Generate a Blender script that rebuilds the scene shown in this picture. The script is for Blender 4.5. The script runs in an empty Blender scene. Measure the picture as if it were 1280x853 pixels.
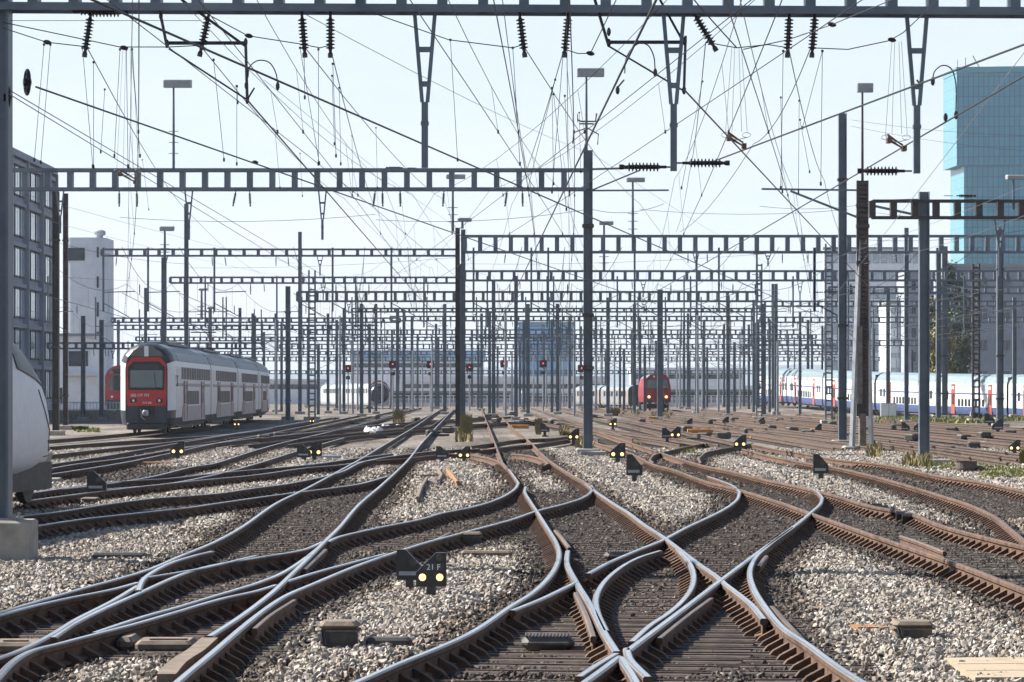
import bpy, bmesh, math, random
import numpy as np
from mathutils import Vector, Matrix, Euler
random.seed(7); NR = np.random.RandomState(11)
SC = bpy.context.scene
COL = SC.collection
F, CX, HY, CZ = 4000.0, 640.0, 490.0, 2.24
RT = 0.18                                   # rail top above the sleepers
def G(px, py, z=0.0):
    Y = F*(CZ-z)/(py-HY); return ((px-CX)*Y/F, Y)
def P(px, py, Y):
    return Vector(((px-CX)*Y/F, Y, CZ-(py-HY)*Y/F))
def XA(px, Y): return (px-CX)*Y/F
def ZA(py, Y): return CZ-(py-HY)*Y/F

# ---------------------------------------------------------------- materials
def nt(name):
    m = bpy.data.materials.new(name); m.use_nodes = True
    t = m.node_tree; return m, t, t.nodes['Principled BSDF']
def mat(name, c, rough=.6, metal=0.0, var=.25, scale=6.0, bump=0.0, c2=None, detail=5, emit=None, spec=None, stretch=None):
    m, t, b = nt(name)
    N, L = t.nodes, t.links
    tc = N.new('ShaderNodeTexCoord'); src = tc.outputs['Object']
    if stretch:
        mp = N.new('ShaderNodeMapping'); mp.inputs['Scale'].default_value = stretch; L.new(src, mp.inputs['Vector']); src = mp.outputs[0]
    nz = N.new('ShaderNodeTexNoise'); nz.inputs['Scale'].default_value = scale; nz.inputs['Detail'].default_value = detail
    nz.inputs['Roughness'].default_value = .65
    L.new(src, nz.inputs['Vector'])
    rp = N.new('ShaderNodeValToRGB'); rp.color_ramp.elements[0].position = .32; rp.color_ramp.elements[1].position = .68
    if c2 is None:
        a = [x*(1-var) for x in c]; d = [min(1, x*(1+var)) for x in c]
    else: a, d = c, c2
    rp.color_ramp.elements[0].color = (*a, 1); rp.color_ramp.elements[1].color = (*d, 1)
    L.new(nz.outputs['Fac'], rp.inputs[0]); L.new(rp.outputs[0], b.inputs['Base Color'])
    b.inputs['Roughness'].default_value = rough; b.inputs['Metallic'].default_value = metal
    if spec is not None: b.inputs['Specular IOR Level'].default_value = spec
    if bump:
        bp = N.new('ShaderNodeBump'); bp.inputs['Strength'].default_value = bump; bp.inputs['Distance'].default_value = .02
        L.new(nz.outputs['Fac'], bp.inputs['Height']); L.new(bp.outputs[0], b.inputs['Normal'])
    if emit:
        b.inputs['Emission Color'].default_value = (*c, 1); b.inputs['Emission Strength'].default_value = emit
    return m
M = {}
M['steel'] = mat('polished_rail_head', (.70,.70,.70), .24, 1.0, .18, 2.0, c2=(.95,.94,.93), stretch=(4,.15,1))
M['tan'] = mat('dull_rail_head', (.155,.112,.086), .45, .4, .3, 4.0, stretch=(1,.2,1))
M['shoulder'] = mat('rail_head_shoulder', (.20,.185,.175), .4, .7, .3, 4.0, stretch=(1,.2,1))
M['rust'] = mat('rail_rust', (.036,.020,.013), .85, 0, .35, 5.0, .3, c2=(.150,.078,.042))
M['rustf'] = mat('old_rail_rust', (.034,.022,.016), .9, 0, .35, 5.0, .3, c2=(.105,.064,.042))
M['rust2'] = mat('bright_rust', (.21,.10,.045), .85, 0, .4, 6.0, .3, c2=(.34,.17,.075))
M['sleeper'] = mat('oily_sleeper', (.016,.011,.008), .7, 0, .4, 7.0, .4, c2=(.092,.061,.043))
M['sleeper2'] = mat('brown_sleeper', (.045,.036,.029), .8, 0, .4, 9.0, .4, c2=(.12,.095,.073))
M['mast'] = mat('grey_mast_paint', (.085,.112,.14), .5, .2, .35, .9, c2=(.165,.195,.225))
M['mastd'] = mat('dark_weathered_steel', (.034,.034,.036), .6, .3, .4, 2.0, c2=(.075,.066,.06))
M['mastr'] = mat('rust_streaked_steel', (.045,.04,.04), .6, .3, .4, 1.5, c2=(.11,.075,.06))
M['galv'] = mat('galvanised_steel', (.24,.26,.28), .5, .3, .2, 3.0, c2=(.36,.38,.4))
M['insul'] = mat('brown_porcelain', (.022,.016,.016), .25, 0, .2)
M['wire'] = mat('weathered_copper_wire', (.045,.05,.055), .5, .5, .3, 3.0)
M['wirel'] = mat('pale_wire', (.20,.20,.20), .5, .5, .3, 3.0)
M['copper'] = mat('copper_fitting', (.16,.09,.06), .5, .4, .4, 8.0)
M['conc'] = mat('concrete', (.26,.24,.21), .9, 0, .3, 4.0, .3, c2=(.40,.37,.32))
M['concd'] = mat('dirty_concrete', (.13,.11,.09), .9, 0, .3, 4.0, .4, c2=(.27,.23,.18))
M['black'] = mat('black_enamel', (.012,.013,.015), .4, 0, .3)
M['dgrey'] = mat('dark_grey_casting', (.035,.032,.03), .6, .1, .4, 8.0, .3, c2=(.085,.075,.065))
M['tanbox'] = mat('dusty_brown_casting', (.11,.085,.06), .75, 0, .3, 8.0, .3, c2=(.22,.17,.125))
M['white'] = mat('white_paint', (.78,.78,.78), .5, 0, .06, 5)
M['lamp_on'] = mat('lit_signal_lamp', (1.0,.60,.20), .3, 0, 0, emit=1.25)
M['lamp_red'] = mat('lit_red_lamp', (1.0,.06,.08), .3, 0, 0, emit=1.6)
M['glass'] = mat('dark_glass', (.02,.03,.035), .08, 0, .1, spec=.8)
M['tint'] = mat('tinted_window', (.02,.028,.036), .4, 0, .2, spec=.25)
M['wind'] = mat('windscreen', (.05,.085,.10), .06, 0, .1, .5, spec=.9)
M['red'] = mat('train_red', (.50,.028,.028), .35, 0, .12, 2.0)
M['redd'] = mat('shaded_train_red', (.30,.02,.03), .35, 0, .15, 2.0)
M['silver'] = mat('train_silver', (.72,.74,.77), .3, .1, .06, 1.5)
M['sgrey'] = mat('train_grey_panel', (.30,.29,.29), .4, .2, .25, 2.5)
M['roof'] = mat('train_roof_grey', (.13,.15,.175), .45, .1, .2, 1.5)
M['pink'] = mat('pinkish_skirt', (.46,.40,.39), .5, .1, .2, 2.5)  # pinkish grey base colour of the skirt panels
M['twhite'] = mat('train_white', (.70,.70,.71), .4, 0, .04, 2)
M['tblue'] = mat('train_blue', (.065,.10,.22), .4, 0, .15, 2)
M['tgrn'] = mat('pale_blue_green_roof', (.17,.225,.245), .45, .1, .12, 1.5)
M['door_r'] = mat('door_red', (.38,.085,.065), .5, 0, .2, 2)
M['yellow'] = mat('yellow_paint', (.65,.38,.05), .6, 0, .2, 4)
M['navy'] = mat('navy_panel', (.03,.035,.05), .4, 0, .2, 2)
M['bstone'] = mat('blue_grey_facade', (.20,.23,.28), .7, 0, .2, .6, c2=(.31,.34,.39))
M['bwhite'] = mat('white_render', (.68,.71,.75), .8, 0, .08, .8)
M['bgrey'] = mat('grey_render', (.28,.31,.35), .8, 0, .12, .5)
M['bpale'] = mat('pale_grey_render', (.80,.83,.86), .8, 0, .1, .5)
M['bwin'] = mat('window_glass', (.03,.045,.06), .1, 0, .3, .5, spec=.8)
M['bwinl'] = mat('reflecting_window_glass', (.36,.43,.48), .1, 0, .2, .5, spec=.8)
M['blub'] = mat('blue_sheet_roof', (.26,.43,.60), .5, .1, .1, .3)
M['teal'] = mat('teal_cladding', (.03,.20,.25), .2, .2, .1, .2)
M['grass_m'] = mat('grass_blades', (.11,.14,.035), .8, 0, .4, 1.5, c2=(.26,.24,.07))
M['straw'] = mat('dry_weed_stems', (.13,.11,.045), .9, 0, .3, 2, c2=(.27,.21,.09))
M['leafd'] = mat('dark_leaves', (.022,.045,.018), .7, 0, .4, .7, c2=(.06,.09,.03))
M['leafy'] = mat('yellow_green_leaves', (.10,.10,.02), .7, 0, .4, .7, c2=(.22,.17,.03))
M['bark'] = mat('bark', (.06,.045,.03), .9, 0, .3)
M['bag'] = mat('white_plastic', (.75,.75,.76), .5, 0, .08, 9, .3)
M['drum'] = mat('brown_tarp', (.05,.035,.032), .7, 0, .4, 6, .5, c2=(.12,.09,.085))
M['hill'] = mat('far_hill', (.16,.20,.24), .9, 0, .2, .004)
M['orange'] = mat('orange_sheath', (.55,.22,.04), .7, 0, .25, 5)
M['wood'] = mat('weathered_planks', (.27,.21,.14), .85, 0, .25, 5, .3, c2=(.42,.34,.24), stretch=(1,6,6))
M['ptrain'] = mat('regional_train_white', (.42,.45,.47), .35, .1, .08, 1)
M['cream'] = mat('pale_wall_paint', (.62,.60,.56), .8, 0, .08, .5)

def brick_mat(name, c, mortar, bw, bh, ms, rough=.3, metal=0.0, var=.3):
    m, t, b = nt(name); N, L = t.nodes, t.links
    tc = N.new('ShaderNodeTexCoord'); sp = N.new('ShaderNodeSeparateXYZ'); cb = N.new('ShaderNodeCombineXYZ')
    ad = N.new('ShaderNodeMath'); L.new(tc.outputs['Object'], sp.inputs[0])
    L.new(sp.outputs['X'], ad.inputs[0]); L.new(sp.outputs['Y'], ad.inputs[1])
    L.new(ad.outputs[0], cb.inputs['X']); L.new(sp.outputs['Z'], cb.inputs['Y'])
    br = N.new('ShaderNodeTexBrick'); br.offset = 0; br.squash = 1
    br.inputs['Scale'].default_value = 1; br.inputs['Brick Width'].default_value = bw; br.inputs['Row Height'].default_value = bh
    br.inputs['Mortar Size'].default_value = ms; br.inputs['Mortar Smooth'].default_value = 0
    br.inputs['Color1'].default_value = (*[x*(1-var) for x in c], 1); br.inputs['Color2'].default_value = (*[x*(1+var) for x in c], 1)
    br.inputs['Mortar'].default_value = (*mortar, 1); L.new(cb.outputs[0], br.inputs['Vector'])
    L.new(br.outputs['Color'], b.inputs['Base Color']); b.inputs['Roughness'].default_value = rough; b.inputs['Metallic'].default_value = metal
    return m
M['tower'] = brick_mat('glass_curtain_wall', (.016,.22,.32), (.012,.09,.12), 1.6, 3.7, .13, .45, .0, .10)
M['towerl'] = brick_mat('pale_curtain_wall', (.10,.28,.34), (.06,.19,.23), 1.6, 3.7, .10, .25, 0, .06)  # paler curtain wall; puts sunlight on the tower's left face into the colour
M['bluebld'] = brick_mat('blue_curtain_wall', (.20,.38,.60), (.11,.22,.36), 6, 3.4, .25, .3, 0, .2)

# ---------------------------------------------------------------- mesh builder
class MB:
    def __init__(s): s.v = []; s.f = []; s.m = []; s.k = 0
    def add(s, vs, fs, mi=None):
        o = len(s.v); s.v += [tuple(v) for v in vs]
        mi = s.k if mi is None else mi
        s.f += [tuple(i+o for i in f) for f in fs]; s.m += [mi]*len(fs)
        return s
    def box(s, c, d, rot=None, bev=0.0, mi=None):
        x, y, z = d[0]/2, d[1]/2, d[2]/2
        if bev:
            b = min(bev, x*.9, y*.9, z*.9)
            pr = [(-x+b,-y),(x-b,-y),(x,-y+b),(x,y-b),(x-b,y),(-x+b,y),(-x,y-b),(-x,-y+b)]
            q = lambda k, zz: [(px*k[0], py*k[1], zz) for px, py in pr]
            k = ((x-b)/x, (y-b)/y)
            vs = q(k,-z)+q((1,1),-z+b)+q((1,1),z-b)+q(k,z)
            fs = [tuple(range(7,-1,-1)), tuple(range(24,32))]
            for r in range(3):
                for i in range(8): fs.append((r*8+i, r*8+(i+1)%8, r*8+8+(i+1)%8, r*8+8+i))
        else:
            vs = [(-x,-y,-z),(x,-y,-z),(x,y,-z),(-x,y,-z),(-x,-y,z),(x,-y,z),(x,y,z),(-x,y,z)]
            fs = [(3,2,1,0),(4,5,6,7),(0,1,5,4),(1,2,6,5),(2,3,7,6),(3,0,4,7)]
        R = Euler(rot).to_matrix() if rot else None
        c = Vector(c)
        return s.add([(R@Vector(v) if R else Vector(v))+c for v in vs], fs, mi)
    def bar(s, p0, p1, w, h=None, mi=None):
        p0, p1 = Vector(p0), Vector(p1); d = p1-p0; h = h or w
        a = d.normalized(); u = a.cross(Vector((0,0,1)))
        if u.length < 1e-4: u = Vector((1,0,0))
        u.normalize(); n = u.cross(a)
        vs = [p+u*i*w/2+n*j*h/2 for p in (p0,p1) for i,j in ((-1,-1),(1,-1),(1,1),(-1,1))]
        return s.add(vs, [(3,2,1,0),(4,5,6,7),(0,1,5,4),(1,2,6,5),(2,3,7,6),(3,0,4,7)], mi)
    def tube(s, pts, r, n=6, mi=None, cap=True):
        pts = [Vector(p) for p in pts]; rs = r if isinstance(r, (list,tuple)) else [r]*len(pts)
        vs = []; fs = []
        for i, p in enumerate(pts):
            d = (pts[min(i+1,len(pts)-1)]-pts[max(i-1,0)]).normalized()
            u = d.cross(Vector((0,0,1)))
            if u.length < 1e-3: u = Vector((1,0,0))
            u.normalize(); w = u.cross(d)
            vs += [p+(u*math.cos(2*math.pi*k/n)+w*math.sin(2*math.pi*k/n))*rs[i] for k in range(n)]
        for i in range(len(pts)-1):
            for k in range(n): fs.append((i*n+k, i*n+(k+1)%n, (i+1)*n+(k+1)%n, (i+1)*n+k))
        if cap: fs += [tuple(range(n-1,-1,-1)), tuple((len(pts)-1)*n+k for k in range(n))]
        return s.add(vs, fs, mi)
    def lathe(s, c, prof, axis=(0,0,1), n=10, mi=None):
        a = Vector(axis).normalized(); u = a.orthogonal().normalized(); w = a.cross(u); c = Vector(c)
        vs = []; fs = []
        for r, h in prof: vs += [c+a*h+(u*math.cos(2*math.pi*k/n)+w*math.sin(2*math.pi*k/n))*r for k in range(n)]
        for i in range(len(prof)-1):
            for k in range(n): fs.append((i*n+k, i*n+(k+1)%n, (i+1)*n+(k+1)%n, (i+1)*n+k))
        fs += [tuple(range(n-1,-1,-1)), tuple((len(prof)-1)*n+k for k in range(n))]
        return s.add(vs, fs, mi)
    def prism(s, poly, y0, y1, mi=None, T=None):      # poly in (x,z), extruded along y
        n = len(poly)
        vs = [Vector((x,y0,z)) for x,z in poly]+[Vector((x,y1,z)) for x,z in poly]
        if T is not None: vs = [T@v for v in vs]
        fs = [tuple(range(n)), tuple(range(2*n-1,n-1,-1))]+[(i, i+n, (i+1)%n+n, (i+1)%n) for i in range(n)]
        return s.add(vs, fs, mi)
    def build(s, name, mats, parent=None, base=None, smooth=False, loc=None):
        me = bpy.data.meshes.new(name)
        if not isinstance(mats, (list,tuple)): mats = [mats]
        v = s.v
        off = None
        if base is not None: off = Vector(base)
        elif loc is not None: off = None
        if off is not None: v = [(a-off[0], b-off[1], c-off[2]) for a,b,c in v]
        me.from_pydata(v, [], s.f)
        for m in mats: me.materials.append(m)
        me.polygons.foreach_set('material_index', s.m)
        if smooth: me.polygons.foreach_set('use_smooth', [True]*len(s.f))
        me.update()
        o = bpy.data.objects.new(name, me); COL.objects.link(o)
        if parent is not None: o.parent = parent
        elif base is not None: o.location = base
        if loc is not None: o.location = loc
        return o
def thing(name, label, cat, loc=(0,0,0), rz=0.0, group=None):
    o = bpy.data.objects.new(name, None); COL.objects.link(o); o.location = loc; o.rotation_euler = (0,0,rz)
    o.empty_display_size = .2
    return tag(o, label, cat, group)
def tag(o, label, cat, group=None):
    o['label'] = label; o['category'] = cat
    if group: o['group'] = group
    return o
def part(mb, name, mats, root, **k):                 # world coordinates -> child of root
    return mb.build(name, mats, root, base=tuple(root.location), **k)
def solo(mb, name, mats, label, cat, base, group=None, **k):
    return tag(mb.build(name, mats, None, base=base, **k), label, cat, group)
def struct(mb, name, mats, **k):
    o = mb.build(name, mats, **k); o['kind'] = 'structure'; return o
def dup(root, loc, rz=None, label=None, scale=None):
    r = root.copy(); COL.objects.link(r); r.location = loc
    if rz is not None: r.rotation_euler = (0,0,rz)
    if scale: r.scale = scale
    if label: r['label'] = label
    for ch in list(root.children):
        c = ch.copy(); COL.objects.link(c); c.parent = r
        for g in list(ch.children):
            d = g.copy(); COL.objects.link(d); d.parent = c
    return r
def text(name, s, size, m, parent, loc, rot, align='CENTER', ex=.004):
    cu = bpy.data.curves.new(name, 'FONT'); cu.body = s; cu.size = size; cu.extrude = ex; cu.align_x = align
    o = bpy.data.objects.new(name, cu); COL.objects.link(o)
    dg = bpy.context.evaluated_depsgraph_get(); me = bpy.data.meshes.new_from_object(o.evaluated_get(dg))
    bpy.data.objects.remove(o)
    me.materials.clear(); me.materials.append(m)
    o = bpy.data.objects.new(name, me); COL.objects.link(o); o.parent = parent; o.location = loc; o.rotation_euler = rot
    return o
SKY, SUNE, EXPO, HAZE, ICX = .064, 5.0, 1.25, .00008, -9.55
# ---------------------------------------------------------------- camera, light, air
cam = bpy.data.cameras.new('camera'); co = bpy.data.objects.new('camera', cam); COL.objects.link(co)
co.location = (0,0,CZ); co.rotation_euler = (math.pi/2,0,0)
cam.lens = F/1280*36; cam.sensor_width = 36; cam.shift_y = (HY-426.5)/1280; cam.clip_start = .5; cam.clip_end = 9000
SC.camera = co
SUN = Vector((-.86,.34,.80)).normalized()
w = bpy.data.worlds.new('World'); SC.world = w; w.use_nodes = True
WT = w.node_tree; bg = WT.nodes['Background']
sky = WT.nodes.new('ShaderNodeTexSky'); sky.sky_type = 'NISHITA'; sky.sun_disc = False
sky.sun_elevation = math.asin(SUN.z); sky.sun_rotation = math.atan2(SUN.x, SUN.y)
sky.air_density = 1.0; sky.dust_density = 1.0; sky.ozone_density = 1.3; sky.altitude = 400
WT.links.new(sky.outputs[0], bg.inputs['Color']); bg.inputs['Strength'].default_value = SKY
# the pale summer murk low over the horizon, with a trace of thin cloud
b2 = WT.nodes.new('ShaderNodeBackground'); mxs = WT.nodes.new('ShaderNodeMixShader'); tcw = WT.nodes.new('ShaderNodeTexCoord'); sxyz = WT.nodes.new('ShaderNodeSeparateXYZ')
WT.links.new(tcw.outputs['Generated'], sxyz.inputs[0])
mr = WT.nodes.new('ShaderNodeMapRange'); mr.interpolation_type = 'SMOOTHSTEP'; mr.inputs['From Min'].default_value = .10; mr.inputs['From Max'].default_value = .34; mr.inputs['To Min'].default_value = .93; mr.inputs['To Max'].default_value = 0
WT.links.new(sxyz.outputs['Z'], mr.inputs['Value']); WT.links.new(mr.outputs[0], mxs.inputs[0])
mpw = WT.nodes.new('ShaderNodeMapping'); mpw.inputs['Scale'].default_value = (5,5,22); WT.links.new(tcw.outputs['Generated'], mpw.inputs[0])
nzw = WT.nodes.new('ShaderNodeTexNoise'); nzw.inputs['Scale'].default_value = 1.6; nzw.inputs['Detail'].default_value = 7; nzw.inputs['Roughness'].default_value = .55; WT.links.new(mpw.outputs[0], nzw.inputs['Vector'])
gr = WT.nodes.new('ShaderNodeMapRange'); gr.inputs['From Min'].default_value = .0; gr.inputs['From Max'].default_value = .13; gr.inputs['To Min'].default_value = .62; gr.inputs['To Max'].default_value = .28; WT.links.new(sxyz.outputs['Z'], gr.inputs['Value'])
adw = WT.nodes.new('ShaderNodeMath'); adw.operation = 'MULTIPLY_ADD'; adw.inputs[1].default_value = .9; adw.inputs[2].default_value = -.45; WT.links.new(nzw.outputs['Fac'], adw.inputs[0])
ad2 = WT.nodes.new('ShaderNodeMath'); ad2.use_clamp = True; WT.links.new(adw.outputs[0], ad2.inputs[0]); WT.links.new(gr.outputs[0], ad2.inputs[1])
rpw = WT.nodes.new('ShaderNodeValToRGB'); rpw.color_ramp.elements[0].color = (.318,.376,.432,1); rpw.color_ramp.elements[1].color = (.402,.418,.436,1); WT.links.new(ad2.outputs[0], rpw.inputs[0])
WT.links.new(rpw.outputs[0], b2.inputs['Color']); b2.inputs['Strength'].default_value = 1.0
WT.links.new(bg.outputs[0], mxs.inputs[1]); WT.links.new(b2.outputs[0], mxs.inputs[2]); WT.links.new(mxs.outputs[0], WT.nodes['World Output'].inputs['Surface'])
sl = bpy.data.lights.new('sun', 'SUN'); sl.energy = SUNE; sl.angle = math.radians(.55); sl.color = (1,.95,.87)
so = bpy.data.objects.new('sun', sl); COL.objects.link(so); so.rotation_euler = SUN.to_track_quat('Z','Y').to_euler(); so.location = (-50,30,80)
vs = SC.view_settings; SC.display_settings.display_device = 'sRGB'
vs.view_transform = 'Standard'; vs.look = 'None'; vs.gamma = 1; vs.exposure = EXPO; vs.use_curve_mapping = False
cy = SC.cycles; cy.volume_bounces = 1; cy.max_bounces = 6; cy.diffuse_bounces = 2; cy.glossy_bounces = 3; cy.transmission_bounces = 2
cy.use_denoising = True; cy.caustics_reflective = False; cy.caustics_refractive = False; cy.sample_clamp_indirect = 6

# ---------------------------------------------------------------- rails traced on the ground
def spline(pts, step=5.0):
    if len(pts) < 3:
        n = max(2, int(math.dist(pts[0], pts[1])/step)); return [tuple(np.array(pts[0])+(np.array(pts[1])-np.array(pts[0]))*i/n) for i in range(n+1)]
    p = [np.array(q, float) for q in pts]; p = [2*p[0]-p[1]]+p+[2*p[-1]-p[-2]]; out = []
    for i in range(1, len(p)-2):
        a, b, c, d = p[i-1:i+3]
        t0 = 0; t1 = t0+max(np.linalg.norm(b-a),1e-3)**.5; t2 = t1+max(np.linalg.norm(c-b),1e-3)**.5; t3 = t2+max(np.linalg.norm(d-c),1e-3)**.5
        n = max(1, int(np.linalg.norm(c-b)/step))
        for k in range(n):
            t = t1+(t2-t1)*k/n
            A1 = (t1-t)/(t1-t0)*a+(t-t0)/(t1-t0)*b; A2 = (t2-t)/(t2-t1)*b+(t-t1)/(t2-t1)*c; A3 = (t3-t)/(t3-t2)*c+(t-t2)/(t3-t2)*d
            B1 = (t2-t)/(t2-t0)*A1+(t-t0)/(t2-t0)*A2; B2 = (t3-t)/(t3-t1)*A2+(t-t1)/(t3-t1)*A3
            out.append(tuple((t2-t)/(t2-t1)*B1+(t-t1)/(t2-t1)*B2))
    out.append(tuple(p[-2])); return out
def ground_path(px):
    g = [G(x, y, RT) for x, y in spline(px)]
    off = lambda q: q[0] > 1281 or q[0] < 12 or q[1] > 851
    def ext(a, b, L=9.0):                  # rails run on beyond the picture's edge
        d = math.dist(a, b) or 1; return [(b[0]+(b[0]-a[0])/d*L*k/3, b[1]+(b[1]-a[1])/d*L*k/3) for k in (1,2,3)]
    if off(px[-1]): g = g+ext(g[-2], g[-1])
    if off(px[0]): g = ext(g[1], g[0])[::-1]+g
    return g
PROF = [(-.075,0),(.075,0),(.075,.018),(.016,.036),(.012,.115),(.036,.132),(.036,.168),(.028,.178),(.019,.181),(-.019,.181),(-.028,.178),(-.036,.168),(-.036,.132),(-.012,.115),(-.016,.036),(-.075,.018)]
RAILX = []                       # every rail's ground path, for the ballast
def sweep_rail(mb, path, zoff=0.0, clips=True, w=1.0):
    path = [Vector((x,y,0)) for x,y in path]
    n = len(PROF); vs = []; fs = []; mi = []
    for i, p in enumerate(path):
        d = (path[min(i+1,len(path)-1)]-path[max(i-1,0)]); d.z = 0; d.normalize(); u = Vector((d.y,-d.x,0))
        vs += [p+u*(x*w)+Vector((0,0,z+zoff)) for x, z in PROF]
    for i in range(len(path)-1):
        for k in range(n):
            fs.append((i*n+k, i*n+(k+1)%n, (i+1)*n+(k+1)%n, (i+1)*n+k)); mi.append(1 if k == 8 else (2 if k in (6,7,9) else 0))
    fs += [tuple(range(n)), tuple((len(path)-1)*n+k for k in range(n-1,-1,-1))]; mi += [0,0]
    o = len(mb.v); mb.v += [tuple(v) for v in vs]; mb.f += [tuple(i+o for i in f) for f in fs]; mb.m += mi
    if clips:
        acc = 0.0
        for i in range(len(path)-1):
            a, b = path[i], path[i+1]; L = (b-a).length
            if min(a.y,b.y) > 95: continue
            d = (b-a)/L; u = Vector((d.y,-d.x,0)); t = (.5-acc) % .5
            while t < L:
                c = a+d*t
                for sgn in (-1,1):
                    q = [(.02,.0,.10),(.15,.0,.03),(.20,.0,-.03),(.02,.0,-.03)]
                    V = []
                    for dy in (-.045,.045): V += [c+u*sgn*x+d*dy+Vector((0,0,z+zoff)) for x,_,z in q]
                    mb.add(V, [(0,1,2,3),(7,6,5,4),(0,4,5,1),(1,5,6,2)], 0)
                t += .5
            acc = (acc+L) % .5
def xs_of(path, ys):
    a = sorted(path, key=lambda q: q[1]); return np.interp(ys, [q[1] for q in a], [q[0] for q in a])

RAILS = {}
def R(key, pts): RAILS[key] = pts
# left ladder
R('b',  [(0,765),(32,755.5),(100,736),(150,722.5),(190,710),(225,695),(267.5,677.5),(300,660),(345,629),(377,613.4),(412.5,594.7),(450,574),(482,555),(517.5,534),(542,517),(552,511)])
R('a',  [(-8,770),(40,757),(82,747.5),(140,736),(172,727.5)])
R('c',  [(0,820),(25,811),(62,793),(95,773),(140,750),(172,731)])
R('d',  [(66,795),(88,780),(117,765),(175,739),(225,717),(262,706),(320,696),(382,685),(403,676)])
R('d2', [(410,676),(420,671),(470,659),(525,648),(551,640.6),(589,633),(617,624.7),(635.6,616),(645,608.7),(648,603),(643,595.6),(635.6,586),(628,578)])
R('w1', [(173,738),(178,725),(205,707),(240,695),(265,689)])
R('w2', [(177,722),(215,716),(250,710),(320,694)])
R('g',  [(-6,848),(15,826),(37.5,812.5),(75,802.5),(107.5,794),(162.5,780),(215,765),(275,747.5),(320,737.5),(345,730)])
R('g2', [(117.5,789),(175,770),(220,757.5),(270,742.5),(320,727.5),(352,715),(382,696),(402,680)])
R('e',  [(262,795),(295,774),(320,756),(345,736),(357.5,724),(382.5,700),(407.5,675),(424,659),(448,631),(476,607),(510,575),(525,556),(542,537.5),(560.6,518),(567,511)])
R('f',  [(196,876),(220,852.5),(265,815),(320,769),(355,745),(395,727.5),(440,708.7),(482,693.7),(532.5,677.5),(570,667.5),(640,648.7),(669,638.7),(705,629.4),(727.5,622),(737,616),(741,611),(739,606)])
R('h',  [(357,726),(392,715),(440,702),(482,691)])
R('T1a',[(10,646),(75,638.7),(131,630),(187,622.8),(240,619),(274,616),(317,609.7),(360,604),(409,594),(430,588),(448,578.7),(476,572),(508,567.5),(540,563.7),(565,562),(600,561)])
R('T1b',[(10,662),(94,649),(169,640.6),(240,633),(266,629),(322,621),(380,613.5),(416,609),(450,604),(484,594.7)])
R('T8', [(30,626),(135,612.5),(240,601),(322.5,593),(379,585),(427.5,580.6),(470,574)])
R('T7b',[(25,618),(135,603),(210,598),(274,591),(364,583),(396,579.7),(450,572),(490,567)])
R('T9', [(130,611),(210,604),(272,592),(322,578.7),(373,563),(430,547)])
R('T7', [(20,616),(110,607),(187.5,595.6),(240,583),(266,579),(315,563.7),(349,554),(392,544),(440,533),(505,517)])
R('T6', [(40,596),(120,584),(161,577),(210,567),(270,554),(330,543),(380,533),(450,519)])
R('T5', [(40,590),(88,581),(150,573),(215,562),(300,550),(390,540),(470,531)])
R('T4', [(40,583),(116,572),(159,564.7),(240,550.6),(300,541),(360,531),(420,521)])
R('T3', [(40,571),(129,561),(200,554),(270,545),(330,536),(395,524)])
R('T2', [(40,560),(131,553),(240,546),(300,541.5),(340,536)])
R('T0', [(40,551),(100,546.5),(157,541.5),(220,535.5),(262,531)])
# the double slip
R('A1', [(430,859),(490,832.5),(587.5,791),(640,756.5),(665,741),(685,722.5),(695,707.5),(699,692.5),(695,677.5),(685,661),(671,639),(661,623.7),(655.5,614),(657,608.5)])
R('A1b',[(640,762.5),(677.5,747.5),(720,727)])
R('A1c',[(735,716),(760,702.5),(795,687.5),(827.5,674.5),(857,659),(900,638.7),(915,629.4),(922.5,622),(924.5,614.5),(919,608.5),(904,601.5),(885,595)])
R('A2', [(727.5,852.5),(765,825),(773,818)])
R('A2b',[(785,812.5),(815,790),(855,760),(897.5,727.5),(945,692),(1000,652),(1015,639),(1025.6,629.5),(1028,622),(1022,614.5),(1009,608.7)])
R('B1', [(728,600),(741,611),(767,629),(785,640),(805,655),(830,671),(855,690),(875,705),(897.5,720.5),(905,727.5),(940,755),(955,773)])
R('B2', [(710,687.5),(709,702.5),(720,725),(740,757.5),(755,787.5),(771,813)])
R('B2b',[(776,819),(790,840),(800,858)])
R('wg1',[(784,810),(787,822),(810,846)])
R('wg2',[(770,816),(745,831),(724,845)])
R('S1', [(825,687.5),(795,697.5),(770,712.5),(752.5,730),(745,747.5),(747.5,765),(757.5,787)])
R('S2', [(847.5,685),(862.5,702.5),(867.5,717.5),(865,732.5),(852.5,750),(835,765),(812.5,780),(790,800)])
R('C',  [(992,659),(972,673),(960,682.5),(944,697.5),(937.5,715),(942.5,735),(960,762.5),(980,785),(1010,805),(1047.5,832.5),(1088,858)])
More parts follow.
